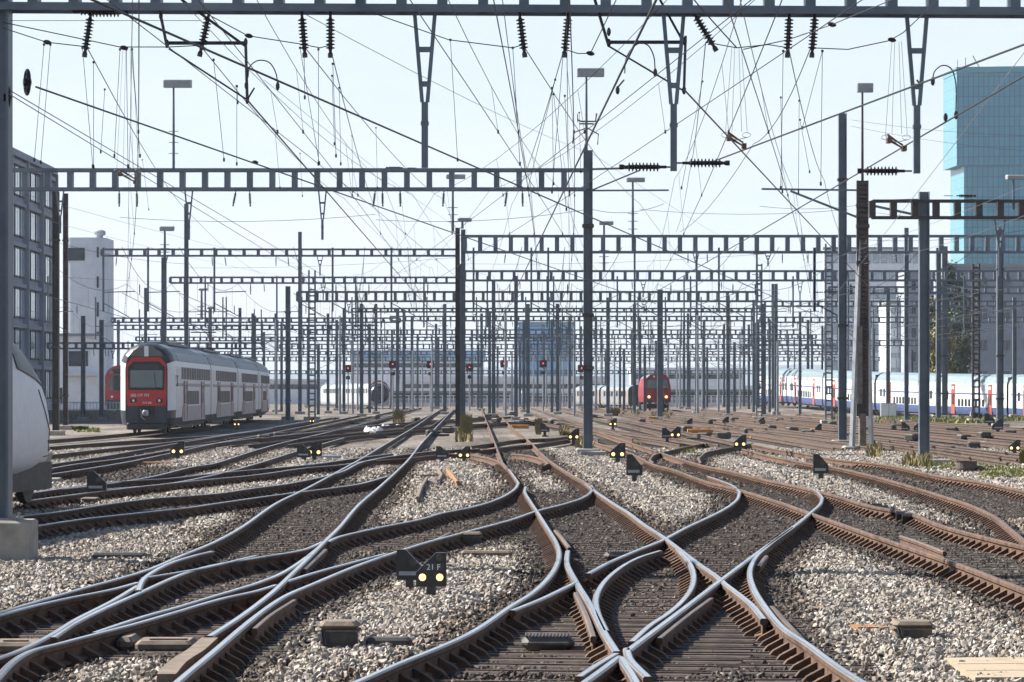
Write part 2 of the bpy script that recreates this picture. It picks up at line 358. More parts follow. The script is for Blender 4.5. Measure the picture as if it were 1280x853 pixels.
# right centre track
R('R1', [(690,524),(716,539),(744,552.5),(768,560),(791,567.5),(817,580),(840,586),(870,597),(885,602),(904,606.5),(922,611),(980.6,629),(1017,642),(1100,671),(1180,697.5),(1290,739)])
R('R2', [(733,535),(769,547),(800,557),(822,564),(840,570),(857,575),(876,580.6),(914,588.5),(952,598),(984,604.5),(1009,610),(1040,617.5),(1087,631),(1141,641.6),(1175,655),(1247,674),(1290,684)])
R('Q1', [(817,578),(812,574),(816,569),(833,564),(858,558),(890,552)])
R('Q2', [(876,579),(873,573),(880,566.5),(895,562.5),(915,559),(940,554)])
R('RRa',[(928,561),(964,570),(1018,580),(1040,583),(1096,595.6),(1143,608.7),(1180.6,620),(1208.7,629),(1231,638.7),(1246,646.5),(1260,658),(1288,681)])
R('RRb',[(940,555),(964,560),(1020,569),(1040,573),(1115,581.5),(1171,593.7),(1227.5,602),(1290,615)])
R('CL', [(602,511),(604.5,517.5),(612,536),(617,549),(623,565),(628,578)])
R('CR', [(618,511),(628,522),(642,536),(660,550),(686,575),(709,590),(730,602),(738,608)])
R('K1', [(587,568.4),(600,570),(617,574),(628,579),(635,586)])
R('K2', [(470,575.5),(487,574),(506,573),(545,568.5),(587,567)])
R('K3', [(590,557),(616,553.5),(650,549),(690,547.5),(715,544.5)])
R('K4', [(600,563),(640,558),(672,555),(712,549)])
R('K5', [(640,567),(660,569),(680,575),(685,579),(679,582)])

def track(name_label, keys, pairs, rusty=False, long=2.6, ymax=95, sl=True, dark=True, rng=None, cat='railway track'):
    paths = {k: ground_path(RAILS[k]) for k in keys}
    allp = [q for p in paths.values() for q in p]
    base = min(allp, key=lambda q: q[1])
    root = thing('railway_track', name_label, cat, (base[0], base[1], 0), group='railway tracks of the yard')
    ALLP.update(paths)
    for k in keys:
        mb = MB(); zo = -.004*(len(RAILX) % 4)
        sweep_rail(mb, paths[k], zo, clips=True); RAILX.append(paths[k])
        nm = 'wing_rail' if k[0] == 'w' else ('slip_rail' if k in ('S1','S2','d2') else 'rail')
        part(mb, nm, [M['rust'], M['tan' if rusty else 'steel'], M['rust' if rusty else 'shoulder']], root)
    if sl:
        for pa, pb in pairs:
            A, B = ALLP[pa], ALLP[pb]
            y0 = max(min(q[1] for q in A), min(q[1] for q in B)); y1 = min(max(q[1] for q in A), max(q[1] for q in B), ymax)
            if rng: y0, y1 = max(y0, rng[0]), min(y1, rng[1])
            lay_sleepers(root, A, B, y0, y1, long, dark)
    return root
SLEEP = []; PAIRS = []; ALLP = {}
_sl = {}
def sleeper_mesh(L, dark):
    k = (round(L,1), dark)
    if k not in _sl:
        mb = MB(); mb.box((0,0,-.06),(L,.25,.12),bev=.02)
        mb.box((0,.06,.004),(L*.99,.05,.012))
        o = mb.build('sleeper', M['sleeper' if dark else 'sleeper2']); _sl[k] = o.data; bpy.data.objects.remove(o)
    return _sl[k]
def lay_sleepers(root, A, B, y0, y1, L, dark):
    PAIRS.append((A,B,y0,y1))
    y = y0+.1; n = 0
    while y < y1:
        xa, xb = xs_of(A,[y,y+1]), xs_of(B,[y,y+1]); g = abs(xb[0]-xa[0])
        c = (xa[0]+xb[0])/2
        if .5 < g < 3.4 and not any(abs(c-sx) < 1.15 and abs(y-sy) < .44 for sx, sy in SLEEP[-3000:]):
            SLEEP.append((c,y))
            ln = L if g < 1.75 else L+(g-1.5)
            o = bpy.data.objects.new('sleeper', sleeper_mesh(round(ln*5)/5, dark)); COL.objects.link(o); o.parent = root
            h = math.atan2(-((xa[1]+xb[1])/2-c), 1)
            o.location = (c-root.location.x+random.uniform(-.05,.05), y-root.location.y, -.004-.0015*(len(SLEEP)%5)); o.rotation_euler = (0,0,h+random.uniform(-.012,.012))
            n += 1
        y += .6
track('polished curving track with a frog, entering at the bottom left corner', ['b','a','c','d','w1','w2','g','g2','e'], [('b','e')], ymax=75)
track('polished track from bottom left that bends in an S into the centre track', ['f','h','d2'], [('f','d2'),('f','g2')])
track('double slip crossing of bright rails at the bottom centre', ['A1','A1b','A1c','A2','A2b','B1','B2','B2b','wg1','wg2','S1','S2','C'], [('A1','A2b'),('B2','B1'),('A2','A1'),('A1c','A2b'),('A2b','C'),('B2b','C'),('A1','B1')], long=3.2)
track('rusty track running from the double slip to the right edge', ['R1','R2','Q1','Q2'], [('R1','R2')], rusty=True, dark=False)
track('rusty track curving out at the far right of the foreground', ['RRa','RRb'], [('RRa','RRb')], rusty=True, dark=False)
track('straight central track running up to the pale wall', ['CL','CR','K1','K2','K3','K4','K5'], [('CL','CR')], rusty=True, ymax=120)
track('track under the white train nose, crossing the left ladder', ['T1a','T1b'], [('T1a','T1b')])
track('track behind the single dwarf signal at left', ['T7b','T8','T9'], [('T7b','T8')])
track('track beside the lit dwarf signal on the left', ['T7','T6'], [('T7','T6')])
track('dark track bending in front of the red double deck train', ['T5','T4'], [('T5','T4')], rusty=False)
track('track carrying the red double deck train', ['T0','T2'], [], sl=False)
track('single line of rail between the train and the left ladder', ['T3'], [], sl=False)
# farther parallel tracks: one mesh per rail
def far_track(label, line, y0, y1, rusty=True):
    # line: list of (X,Y) centre points
    ys = np.linspace(y0, y1, 26); xc = np.interp(ys, [q[1] for q in line], [q[0] for q in line])
    k = np.ones(5)/5; xs = np.convolve(np.pad(xc,2,mode='edge'),k,'valid')
    root = thing('railway_track', label, 'railway track', (float(xs[0]), y0, 0), group='railway tracks of the yard')
    for sgn in (-.75,.75):
        mb = MB(); p = [(x+sgn,y) for x,y in zip(xs,ys)]; sweep_rail(mb, p, -.006+.002*sgn, clips=False); RAILX.append(p)
        part(mb, 'rail', [M['rustf'], M['tan'], M['rustf']], root)
    mb = MB(); y = y0
    while y < min(y1, 260):
        x = float(np.interp(y, ys, xs)); mb.box((x,y,-.115),(2.5,.25,.12)); y += .62
    o = part(mb, 'sleeper', M['sleeper2'], root); o['kind'] = 'stuff'
far = [(-10,150,420,'left of the left ladder, beyond the litter'),(-5.6,190,430,'through the litter in the middle distance'),(4.6,140,430,'just right of the tall centre mast'),(8.6,128,430,'in the yard left of the leaning concrete post'),
       (12.7,118,430,'behind the leaning concrete post'),(16.3,98,420,'right of the tall grey mast'),(20.4,112,400,'behind the pair of dark dwarf signals at right'),(24.6,128,380,'in front of the grass at the right edge'),(28.8,150,300,'nearest to the grass by the white train')]
for x, y0, y1, lb in far:
    far_track('straight rusty yard track '+lb, [(x,y0),(x-.01*(y1-y0),y1)], y0, y1)
def cross_track(label, pts):                          # crossovers of the far ladder
    line = [G(x,y,RT) for x,y in pts]; line.sort(key=lambda q: q[1]); far_track(label, line, line[0][1], line[-1][1])
cross_track('crossover track bending through the orange cable boxes', [(880,556),(800,545),(720,533),(660,523)])
cross_track('crossover track from the concrete post towards the tall centre mast', [(1080,560),(980,545),(870,533),(780,524)])
cross_track('crossover track in the right yard behind the dwarf signal pair', [(1290,578),(1180,562),(1050,546),(900,531)])
cross_track('crossover track from the right edge towards the grass', [(1290,556),(1180,545),(1040,533),(930,524)])
cross_track('long ladder track from the red train to the middle of the yard', [(300,548),(400,538),(520,528),(640,520)])
cross_track('ladder track sweeping past the white litter', [(330,556),(440,543),(560,533),(690,525)])
# ---------------------------------------------------------------- ground and ballast
GX0, GX1, GY0, GY1, RX, RY = -18.0, 22.0, 19.0, 125.0, .08, .12
nx, ny = int((GX1-GX0)/RX), int((GY1-GY0)/RY)
gx = GX0+(np.arange(nx)+.5)*RX; gy = GY0+(np.arange(ny)+.5)*RY
near_rail = np.zeros((ny,nx),bool); bed = np.zeros((ny,nx),np.float32)
for p in RAILX:
    ys = [q[1] for q in p]; a, b = min(ys), max(ys)
    rows = np.where((gy>=a)&(gy<=b))[0]
    if not len(rows): continue
    X = xs_of(p, gy[rows])
    for r, x in zip(rows, X):
        d = np.abs(gx-x); near_rail[r] |= d < .15; bed[r] = np.maximum(bed[r], (d<.42)*.8)
for A,B,y0,y1 in PAIRS:
    rows = np.where((gy>=y0)&(gy<=y1))[0]
    if not len(rows): continue
    xa, xb = xs_of(A,gy[rows]), xs_of(B,gy[rows])
    for r,u,v in zip(rows,xa,xb):
        if abs(u-v) < 3.4: bed[r] = np.maximum(bed[r], ((gx>min(u,v)-.45)&(gx<max(u,v)+.45))*1.0)
def blur(a, k, ax):
    c = np.cumsum(np.pad(a,[(k+1,k) if i==ax else (0,0) for i in (0,1)],mode='edge'),axis=ax)
    return (np.take(c,range(2*k+1,c.shape[ax]),ax)-np.take(c,range(0,c.shape[ax]-2*k-1),ax))/(2*k+1)
bs = blur(blur(bed,4,1),6,0)
nzl = blur(blur(NR.rand(ny,nx).astype(np.float32),6,1),10,0); nzl = (nzl-nzl.mean())/nzl.std()
hmap = -.05+(1-bs)*.065+np.clip(nzl,-2,2)*.012*(1-bs)
def ramp(Y): return float(np.interp(Y,[265,320,333,400,430,470],[0,-.8,-.68,.40,.40,0]))
def sstep(x,a,b): t = np.clip((x-a)/(b-a),0,1); return t*t*(3-2*t)
def gz(X,Y):
    z = -.07
    if GX0 < X < GX1 and GY0 < Y < GY1: z = hmap[min(ny-1,int((Y-GY0)/RY)), min(nx-1,int((X-GX0)/RX))]-.02
    return float(z+ramp(Y)*sstep(X,24,32)*(1-sstep(X,80,110)))
xs = np.unique(np.concatenate([[-1500,-900,-500,-300,-200,-140,-100,-70,-50,-40,-30,-24],np.arange(-18,22.01,.3),np.arange(23,110,2.5),[140,200,300,500,900,1500]]))
ys = np.unique(np.concatenate([[-40,-15,0,10,16],np.arange(19,125,.5),np.arange(126,300,4),np.arange(300,480,8),[520,600,700,850,1000,1300,1700,2200,2500]]))
vv = [(x,y,gz(x,y)) for y in ys for x in xs]; n = len(xs)
ff = [(j*n+i,j*n+i+1,(j+1)*n+i+1,(j+1)*n+i) for j in range(len(ys)-1) for i in range(n-1)]
m, t, b = nt('yard_ground'); N, L = t.nodes, t.links
tc = N.new('ShaderNodeTexCoord')
vo = N.new('ShaderNodeTexVoronoi'); vo.inputs['Scale'].default_value = 11; L.new(tc.outputs['Object'], vo.inputs['Vector'])
sx = N.new('ShaderNodeSeparateColor'); L.new(vo.outputs['Color'], sx.inputs[0])
r1 = N.new('ShaderNodeValToRGB'); L.new(sx.outputs[0], r1.inputs[0])
els = r1.color_ramp.elements; els[0].color = (.06,.055,.05,1); els[1].color = (.42,.385,.35,1); e = els.new(.5); e.color = (.15,.135,.12,1)
n2 = N.new('ShaderNodeTexNoise'); n2.inputs['Scale'].default_value = .35; n2.inputs['Detail'].default_value = 6
mp = N.new('ShaderNodeMapping'); mp.inputs['Scale'].default_value = (1,.16,1); L.new(tc.outputs['Object'], mp.inputs[0]); L.new(mp.outputs[0], n2.inputs['Vector'])
r2 = N.new('ShaderNodeValToRGB'); r2.color_ramp.elements[0].position=.38; r2.color_ramp.elements[1].position=.62
r2.color_ramp.elements[0].color = (.42,.36,.31,1); r2.color_ramp.elements[1].color = (1,.95,.88,1); L.new(n2.outputs['Fac'], r2.inputs[0])
mx = N.new('ShaderNodeMix'); mx.data_type='RGBA'; mx.blend_type='MULTIPLY'; mx.inputs[0].default_value = 1
L.new(r1.outputs[0], mx.inputs[6]); L.new(r2.outputs[0], mx.inputs[7]); L.new(mx.outputs[2], b.inputs['Base Color'])
b.inputs['Roughness'].default_value = .95
bp = N.new('ShaderNodeBump'); bp.inputs['Distance'].default_value = .05; bp.inputs['Strength'].default_value = .9; L.new(vo.outputs['Distance'], bp.inputs['Height']); L.new(bp.outputs[0], b.inputs['Normal'])
gm = MB(); gm.add(vv, ff); struct(gm, 'ground', m)
# stones
def stone_mesh(seed):
    bm = bmesh.new(); bmesh.ops.create_icosphere(bm, subdivisions=2, radius=1.25)
    rr = random.Random(seed)
    pl = [(Vector((rr.gauss(0,1),rr.gauss(0,1),rr.gauss(0,1))).normalized(), rr.uniform(.42,.72)) for _ in range(11)]
    for v in bm.verts:
        for nrm, dd in pl:
            k = v.co.dot(nrm)
            if k > dd: v.co -= nrm*(k-dd)
        v.co = Vector((v.co.x*1.15, v.co.y*.9, v.co.z*.8))
    me = bpy.data.meshes.new('stone'); bm.to_mesh(me); bm.free(); return me
def stone_mat(name, cols):
    m, t, b = nt(name); N, L = t.nodes, t.links
    oi = N.new('ShaderNodeObjectInfo'); rp = N.new('ShaderNodeValToRGB'); L.new(oi.outputs['Random'], rp.inputs[0])
    e = rp.color_ramp.elements; e[0].position = 0; e[0].color = (*cols[0],1); e[1].position = 1; e[1].color = (*cols[-1],1)
    for i,c in enumerate(cols[1:-1]): q = e.new((i+1)/(len(cols)-1)); q.color = (*c,1)
    tc = N.new('ShaderNodeTexCoord'); nz = N.new('ShaderNodeTexNoise'); nz.inputs['Scale'].default_value = 2.5; L.new(tc.outputs['Object'], nz.inputs['Vector'])
    mm = N.new('ShaderNodeMapRange'); mm.inputs['To Min'].default_value=.7; mm.inputs['To Max'].default_value=1.25; L.new(nz.outputs['Fac'], mm.inputs['Value'])
    mx = N.new('ShaderNodeMix'); mx.data_type='RGBA'; mx.blend_type='MULTIPLY'; mx.inputs[0].default_value=1
    L.new(rp.outputs[0], mx.inputs[6]); L.new(mm.outputs[0], mx.inputs[7]); L.new(mx.outputs[2], b.inputs['Base Color'])
    b.inputs['Roughness'].default_value=.85; return m
SM1 = stone_mat('ballast_stone', [(.12,.10,.08),(.36,.315,.265),(.22,.185,.15),(.44,.395,.335),(.17,.145,.12),(.54,.495,.43),(.28,.205,.14),(.33,.30,.265),(.15,.13,.115),(.66,.61,.54)])
SM3 = stone_mat('rust_stained_stone', [(.07,.05,.038),(.20,.15,.11),(.11,.085,.065),(.27,.21,.155),(.09,.065,.05),(.32,.26,.20),(.16,.115,.08),(.40,.35,.29)])
SM2 = stone_mat('oily_ballast_stone', [(.022,.016,.013),(.060,.044,.034),(.034,.027,.022),(.095,.072,.056),(.028,.021,.017),(.18,.145,.115),(.042,.032,.025),(.07,.054,.042)])
def scatter(name, pts, mt, k):
    me = bpy.data.meshes.new(name); me.from_pydata([tuple(q[:3]) for q in pts], [], [])
    at = me.attributes.new('size','FLOAT','POINT'); at.data.foreach_set('value', [q[3] for q in pts])
    o = bpy.data.objects.new(name, me); COL.objects.link(o); o['kind'] = 'stuff'
    tree = bpy.data.node_groups.new(name+'_nodes','GeometryNodeTree')
    tree.interface.new_socket('Geometry', in_out='INPUT', socket_type='NodeSocketGeometry'); tree.interface.new_socket('Geometry', in_out='OUTPUT', socket_type='NodeSocketGeometry')
    N, L = tree.nodes, tree.links
    gi, go = N.new('NodeGroupInput'), N.new('NodeGroupOutput')
    iop = N.new('GeometryNodeInstanceOnPoints'); g2i = N.new('GeometryNodeGeometryToInstance')
    src = []
    for i in range(k):
        st = stone_mesh(hash_seed(name)+i); st.materials.append(mt)
        so_ = bpy.data.objects.new('stone', st)          # kept out of the scene: only a source for the stones
        oi = N.new('GeometryNodeObjectInfo'); oi.inputs['Object'].default_value = so_; oi.inputs['As Instance'].default_value = True
        L.new(oi.outputs['Geometry'], g2i.inputs[0])
    L.new(gi.outputs[0], iop.inputs['Points']); L.new(g2i.outputs[0], iop.inputs['Instance']); iop.inputs['Pick Instance'].default_value = True
    ri = N.new('FunctionNodeRandomValue'); ri.data_type='INT'; ri.inputs['Min'].default_value if False else None
    ri.inputs[4].default_value = 0; ri.inputs[5].default_value = k-1; L.new(ri.outputs[2], iop.inputs['Instance Index'])
    rv = N.new('FunctionNodeRandomValue'); rv.data_type='FLOAT_VECTOR'; rv.inputs[1].default_value=(6.28,6.28,6.28); rv.inputs['Seed'].default_value=3
    L.new(rv.outputs[0], iop.inputs['Rotation'])
    na = N.new('GeometryNodeInputNamedAttribute'); na.data_type='FLOAT'; na.inputs['Name'].default_value='size'; L.new(na.outputs[0], iop.inputs['Scale'])
    L.new(iop.outputs[0], go.inputs[0])
    md = o.modifiers.new('stones','NODES'); md.node_group = tree
    return o
def hash_seed(s): return sum(map(ord,s))*13
clean, oily, stained = [], [], []
st_n = blur(blur(NR.rand(ny,nx).astype(np.float32),9,1),22,0); st_n = (st_n-st_n.mean())/st_n.std()
for ya, yb, dens, s0, s1 in ((20,34,430,.020,.042),(34,50,300,.024,.046),(50,75,150,.03,.055),(75,124,85,.04,.075)):
    hw = lambda y: 680*y/F+1.9
    area = (hw(ya)+hw(yb))*(yb-ya); n = int(area*dens)
    Y = NR.uniform(ya,yb,n); X = NR.uniform(-1,1,n)*hw(yb); ok = np.abs(X) < np.array([hw(y) for y in Y]); X, Y = X[ok], Y[ok]
    for x,y in zip(X,Y):
        if not (GX0 < x < GX1-.1): continue
        j,i = int((y-GY0)/RY), int((x-GX0)/RX)
        if j >= ny or i >= nx or near_rail[j,i]: continue
        bb = bs[j,i]; z = hmap[j,i]; s = random.uniform(s0,s1)
        if bb > .5+random.uniform(-.28,.2):
            if random.random() < .12: continue
            oily.append((x,y,z+(.004 if y < 32 else .019)+random.uniform(-.014,.016),s*.85))
        elif bb*1.6+st_n[j,i]*.35+random.uniform(-.3,.3) > .55: stained.append((x,y,z+random.uniform(-.012,.018),s*.95))
        else: clean.append((x,y,z+random.uniform(-.012,.022),s))
scatter('ballast', clean, SM1, 8); scatter('oily_ballast', oily, SM2, 6); scatter('stained_ballast', stained, SM3, 6)
# ---------------------------------------------------------------- masts, gantries
def hbeam(mb, x, y, z0, z1, w=.3, mi=0):
    t = w*.09
    mb.box((x-w/2+t/2,y,(z0+z1)/2),(t,w,z1-z0),mi=mi); mb.box((x+w/2-t/2,y,(z0+z1)/2),(t,w,z1-z0),mi=mi); mb.box((x,y,(z0+z1)/2),(w-2*t,t,z1-z0),mi=mi)
def lattice(mb, x, y, z0, z1, w=.4, pitch=.5, mi=0):
    for sx in (-1,1): mb.box((x+sx*w/2,y,(z0+z1)/2),(w*.26,w*.55,z1-z0),mi=mi)
    z = z0+.1
    while z < z1-.1: mb.box((x,y,z),(w*.74,w*.5,.12),mi=mi); z += pitch
_ins = {}
def insulator_mesh(k=9, L=.62, r=.062):
    if (k,L) not in _ins:
        pr = [(.02,0),(.02,-.08)]
        for i in range(k):
            z = -.10-i*(L-.2)/k; pr += [(.028,z),(r,z-.012),(r*.95,z-.022),(.028,z-.03)]
        pr += [(.02,-L+.08),(.035,-L+.05),(.035,-L),(.0,-L)]
        mb = MB(); mb.lathe((0,0,0),pr,n=10 if k>6 else 6); o = mb.build('insulator', M['insul'], smooth=False); _ins[(k,L)] = o.data; bpy.data.objects.remove(o)
    return _ins[(k,L)]
def put_ins(root, p, rot=(0,0,0), near=True, scale=1.0):
    o = bpy.data.objects.new('insulator', insulator_mesh(9 if near else 5)); COL.objects.link(o); o.parent = root
    o.location = Vector(p)-root.location; o.rotation_euler = rot; o.scale = (scale,)*3; return o
def beam_mesh(x0, x1, Y, zl, zt, bay, ch=.1, yd=.0, vw=.13, depth=.5, y2=None, zdrop=0):
    mb = MB(); n = max(2, round((x1-x0)/bay)); y2 = Y if y2 is None else y2
    def pos(i, z): t = i/n; return Vector((x0+(x1-x0)*t, Y+(y2-Y)*t, z+zdrop*t))
    for off in (-depth/2, depth/2):
        o = Vector((0,off,0))
        mb.bar(pos(0,zl)+o, pos(n,zl)+o, ch*.5, ch); mb.bar(pos(0,zt)+o, pos(n,zt)+o, ch*.5, ch)
    for i in range(n+1):
        mb.bar(pos(i,zl-.0), pos(i,zt), vw, depth*.9)
        a, b = pos(i,zl), pos(min(n,i+1),zl)
        c, d = pos(i,zt), pos(min(n,i+1),zt); s = depth/2*(-1)**i
        if i < n: mb.bar(c+Vector((0,s,0)), d-Vector((0,s,0)), .05, .05)
    return mb
def drop_v(root, x, Y, ztop, zbot, near=True, w=.27, frac=.58):
    mb = MB(); zc = ztop-(ztop-zbot)*frac
    for s in (-1,1): mb.bar((x+s*w/2,Y,ztop),(x+s*.035,Y,zc),.06,.05)
    for f in (.42,.80):
        z = ztop+(zc-ztop)*f; ww = w*(1-f)+.07*f; mb.box((x,Y,z),(ww,.05,.07))
    mb.box((x,Y,(zc+zbot)/2),(.085,.08,zc-zbot))
    if near:
        z = zc-.15
        while z > zbot+.05: mb.box((x,Y-.042,z),(.02,.006,.02)); z -= .12
        mb.box((x,Y,zc-.28),(.105,.1,.05))
    part(mb,'drop_post',M['mast'],root)
def mast_part(root, x, Y, z1, w=.3, kind='h', m='mast', base=True, z0=0.0):
    mb = MB()
    (hbeam if kind=='h' else lattice)(mb, x, Y, z0, z1, w)
    part(mb,'mast',M[m],root)
    if base:
        mb = MB(); mb.box((x,Y,z0-.05),(w*2.6,w*2.6,.5),bev=.03); part(mb,'foundation',M['conc'],root)
def gantry(label, Y, xa, xb, yb, yt, bay_px, masts=(), drops=(), ins=(), near=True, ch=.1, m='mast', depth=.5, mk='h', mtop=None, mw=.3, vw=.13, arm=(), zdrop=0):
    x0, x1 = XA(xa,Y), XA(xb,Y); zl, zt = ZA(yb,Y), ZA(yt,Y)
    root = thing('catenary_gantry', label, 'gantry', (x0,Y,0), group='gantries spanning the tracks')
    part(beam_mesh(x0,x1,Y,zl+ch/2,zt-ch/2,bay_px*Y/F,ch=ch,depth=depth,vw=vw,zdrop=zdrop),'beam',M[m],root)
    for mm in masts:
        px, top = mm[0], mm[1]; kw = mm[2] if len(mm) > 2 else {}
        mast_part(root, XA(px,Y), Y, ZA(top,Y), **{**dict(w=mw,kind=mk,m=m),**kw})
    for px, ybot in drops: drop_v(root, XA(px,Y), Y, zl, ZA(ybot,Y), near, w=.27 if near else .34, frac=.58 if near else .5)
    for q in ins:
        px, dx = q[0], q[1]
        put_ins(root, (XA(px,Y),Y,zl), (0, math.atan2(dx*-1,40), 0), near, .98 if Y < 60 else .9)
    return root
Y1 = 42.0
g1 = gantry('nearest broad gantry beam across the top edge of the picture', Y1, -8, 1420, 14.5, -46, 50.5, masts=[(-4,-60,dict(w=.36,base=False))], ch=.1, depth=.4, vw=.13,
       drops=[(531,210),(842,214),(1146,217)], ins=[(114,-6),(262,-9),(377,3),(413,0),(649,5),(711,-4),(866,24),(987,-2),(1019,-3)], zdrop=-.075)
mb = MB(); mb.box((XA(2,Y1),Y1,.18),(.85,.8,.76),bev=.03); mb.box((XA(2,Y1),Y1,.575),(.5,.5,.03)); 
for sx in (-1,1):
    for sy in (-1,1): mb.lathe((XA(2,Y1)+sx*.2,Y1+sy*.2,.59),[(.02,0),(.02,.06)],n=6)
part(mb,'foundation',M['conc'],g1)
# a horizontal insulator under the beam and the small clamps
o = put_ins(g1,(XA(92,Y1),Y1-.1,ZA(15,Y1)),(0,-math.pi/2,0))
Y2 = 115.0
g2 = gantry('second gantry with a slim square-latticed beam ending at the tall centre mast', Y2, 4, 733, 239, 211, 27.8, masts=[(735,188,dict(w=.33,m='mast'))], drops=[(75,292),(236,300),(403,300)],
       ins=[(149,0),(171,1),(295,-8),(312,2),(469,-5),(478,1),(500,1),(555,-3),(634,-6),(653,1)], ch=.12, depth=.45, vw=.2)
mb = MB(); mb.bar(P(733,238.5,Y2),P(836,238,Y2),.06); mb.bar(P(733,212,Y2),P(800,210,Y2),.07); mb.bar(P(735,240,Y2),P(800,213,Y2),.05); part(mb,'cantilever_arm',M['mast'],g2)
mb = MB()
for z in (8.2,5.0,3.1): mb.box((XA(735,Y2),Y2,z),(.42,.38,.12))
part(mb,'clamp_collar',M['dgrey'],g2)
Y3 = 187.0
g3 = gantry('third gantry, thick beam running right from the dark double mast left of centre', Y3, 581, 1330, 317, 294, 19.4, masts=[(572,285,dict(w=.26,m='mastd')),(579,287,dict(w=.26,m='mast'))], drops=[(870,340),(960,333)], ins=[(632,-5),(860,0),(884,1),(978,0),(1010,0),(1120,2)], near=False, ch=.14, depth=.5, vw=.25)
gantry('thin gantry beam running left from the dark double mast', 195.0, 128, 571, 321, 311, 17.5, masts=[(205,322),(233,255,dict(w=.25))], drops=[(400,345),(206,345)], ins=[(146,-4),(265,2),(281,6),(345,0),(360,3)], near=False, ch=.1, vw=.18, mw=.3)
gantry('gantry with a black beam and drop hanger in front of the glass tower', 102.0, 1090, 1330, 274, 250, 28, masts=[(1155,240,dict(w=.32,m='mast'))], drops=[(1250,345)], ins=[], near=False, ch=.085, depth=.4, m='mastd', vw=.2)
gantry('gantry with a narrow beam behind the tall centre mast, upper of two', 232.0, 581, 1290, 352, 338, 15.5, masts=[(574,330,dict(w=.3)),(1036,305,dict(w=.45,kind='l')),(1133,285)], drops=[(804,372),(1000,385)], ins=[(650,0),(790,2),(902,0),(990,3),(1060,0)], near=False, ch=.14, vw=.22)
gantry('gantry with square openings standing on masts left and right of the centre', 262.0, 372, 946, 378, 364, 12.2, masts=[(390,338,dict(w=.5,kind='l')),(645,345),(825,362,dict(w=.45)),(949,330,dict(w=.42,kind='l'))], drops=[(805,392),(436,393)], ins=[(480,0),(520,2),(610,0),(760,1)], near=False, ch=.16, vw=.24)
gantry('low gantry beam above the roof of the red double deck train', 228.0, 213, 571, 355, 346, 12.8, masts=[(360,358)], drops=[(404,375)], ins=[(260,0),(330,2),(450,0)], near=False, ch=.11, vw=.17)
gantry('far left gantry pair member behind the train roof, upper beam', 335.0, 112, 500, 404, 397, 10.5, masts=[(182,360),(263,385),(300,385),(375,380),(430,385),(470,380)], near=False, ch=.15, vw=.24)
gantry('far left gantry pair member behind the train roof, lower beam', 345.0, 100, 470, 413, 406, 9.5, masts=[(148,400),(316,392),(410,392)], near=False, ch=.15, vw=.24)
for lb, Y, xa, xb, yb, yt, bay, ms in (
    ('distant gantry beam above the blue glass block', 330, 488, 940, 402, 395, 9.5, [(497,385),(556,380),(697,380),(793,380),(871,388)]),
    ('distant thin gantry crossing in front of the top of the blue glass block', 300, 440, 950, 391, 385, 9, [(452,380),(617,350),(660,380),(760,372),(910,370)]),
    ('distant gantry crossing the middle of the blue glass block', 395, 380, 1000, 419, 412, 8, [(421,400),(515,395),(602,392),(712,396),(800,398),(880,400),(966,355)]),
    ('distant gantry above the signals with the red lights', 440, 350, 1060, 437, 430, 7.5, [(462,405),(545,405),(632,402),(726,408),(855,402),(930,396)]),
    ('farthest gantry, just over the red signal lights', 490, 300, 1120, 452, 446, 7, [(330,415),(490,412),(590,412),(680,415),(790,412),(905,405),(1000,405)]),
    ('distant right gantry under the thick beam, behind the leaning concrete post', 250, 1036, 1330, 368, 358, 14, [(1173,310),(1250,285)]),
    ('distant right gantry level with the white train windows of the far block', 330, 950, 1290, 404, 396, 10.5, [(970,355),(1180,308),(1220,330,dict(kind='l',w=.5,m='mastd'))]),
    ('distant right gantry just above the white train roof', 400, 930, 1180, 433, 425, 9, [(942,375),(1010,400)]),
    ('distant right gantry level with the crown of the dark poplars', 290, 945, 1300, 384, 376, 11, [(955,380),(1110,360),(1268,372)]),
    ('very thin distant gantry between the red train and the blue block', 365, 170, 700, 427, 421, 8, [(345,392),(505,388),(655,400)]),
    ('very thin distant gantry behind the red signals', 465, 260, 1080, 444, 439, 7, [(385,410),(575,405),(752,410),(945,404)]),
    ('very thin distant gantry low over the far wall', 500, 220, 1150, 468, 463, 6.5, [(290,430),(440,425),(650,428),(820,426),(1060,420)]),
    ('very thin distant gantry above the red locomotive', 425, 600, 1020, 424, 418, 7.5, [(745,395),(860,392),(1000,390)]),
    ('distant left gantry in front of the white round-cornered tower', 260, 60, 330, 437, 428, 12, [(104,395),(127,400)])):
    rx = random.Random(int(Y))
    gantry(lb, float(Y), xa, xb, yb, yt, bay, masts=ms, ins=[(xa+(xb-xa)*rx.random(), rx.uniform(-4,4)) for _ in range(5)], drops=[(xa+(xb-xa)*f, yb+12) for f in (.3,.7)], near=False, ch=.14, vw=.2, mw=.34)
# lone masts
def lone_mast(name, label, px, base, top, w, kind='h', m='mast', found=True):
    Y = F*CZ/(base-HY); x = XA(px,Y); root = thing(name, label, 'mast', (x,Y,0), group='catenary masts of the yard')
    mast_part(root, x, Y, ZA(top,Y), w*Y/F, kind, m, found)
    for f_ in (.14,.36,.80):
        mb = MB(); mb.box((x,Y,ZA(top,Y)*f_),(w*Y/F*1.25,w*Y/F*1.25,.10)); part(mb,'clamp_collar',M['dgrey'],root)
    return root
lone_mast('catenary_mast','tall bare grey H-section mast right of centre, taller than its neighbours',1053,556,142,10)
lone_mast('catenary_mast','rear of the two slim posts in front of the round-cornered white tower',82,536,242,6,'h','mastd')
lone_mast('catenary_mast','front of the two slim posts on a concrete pad left of the red train',70,543,240,8,'h','mastd')
lone_mast('catenary_mast','slender mast standing beside the rear end of the red double deck train',360,524,358,6)
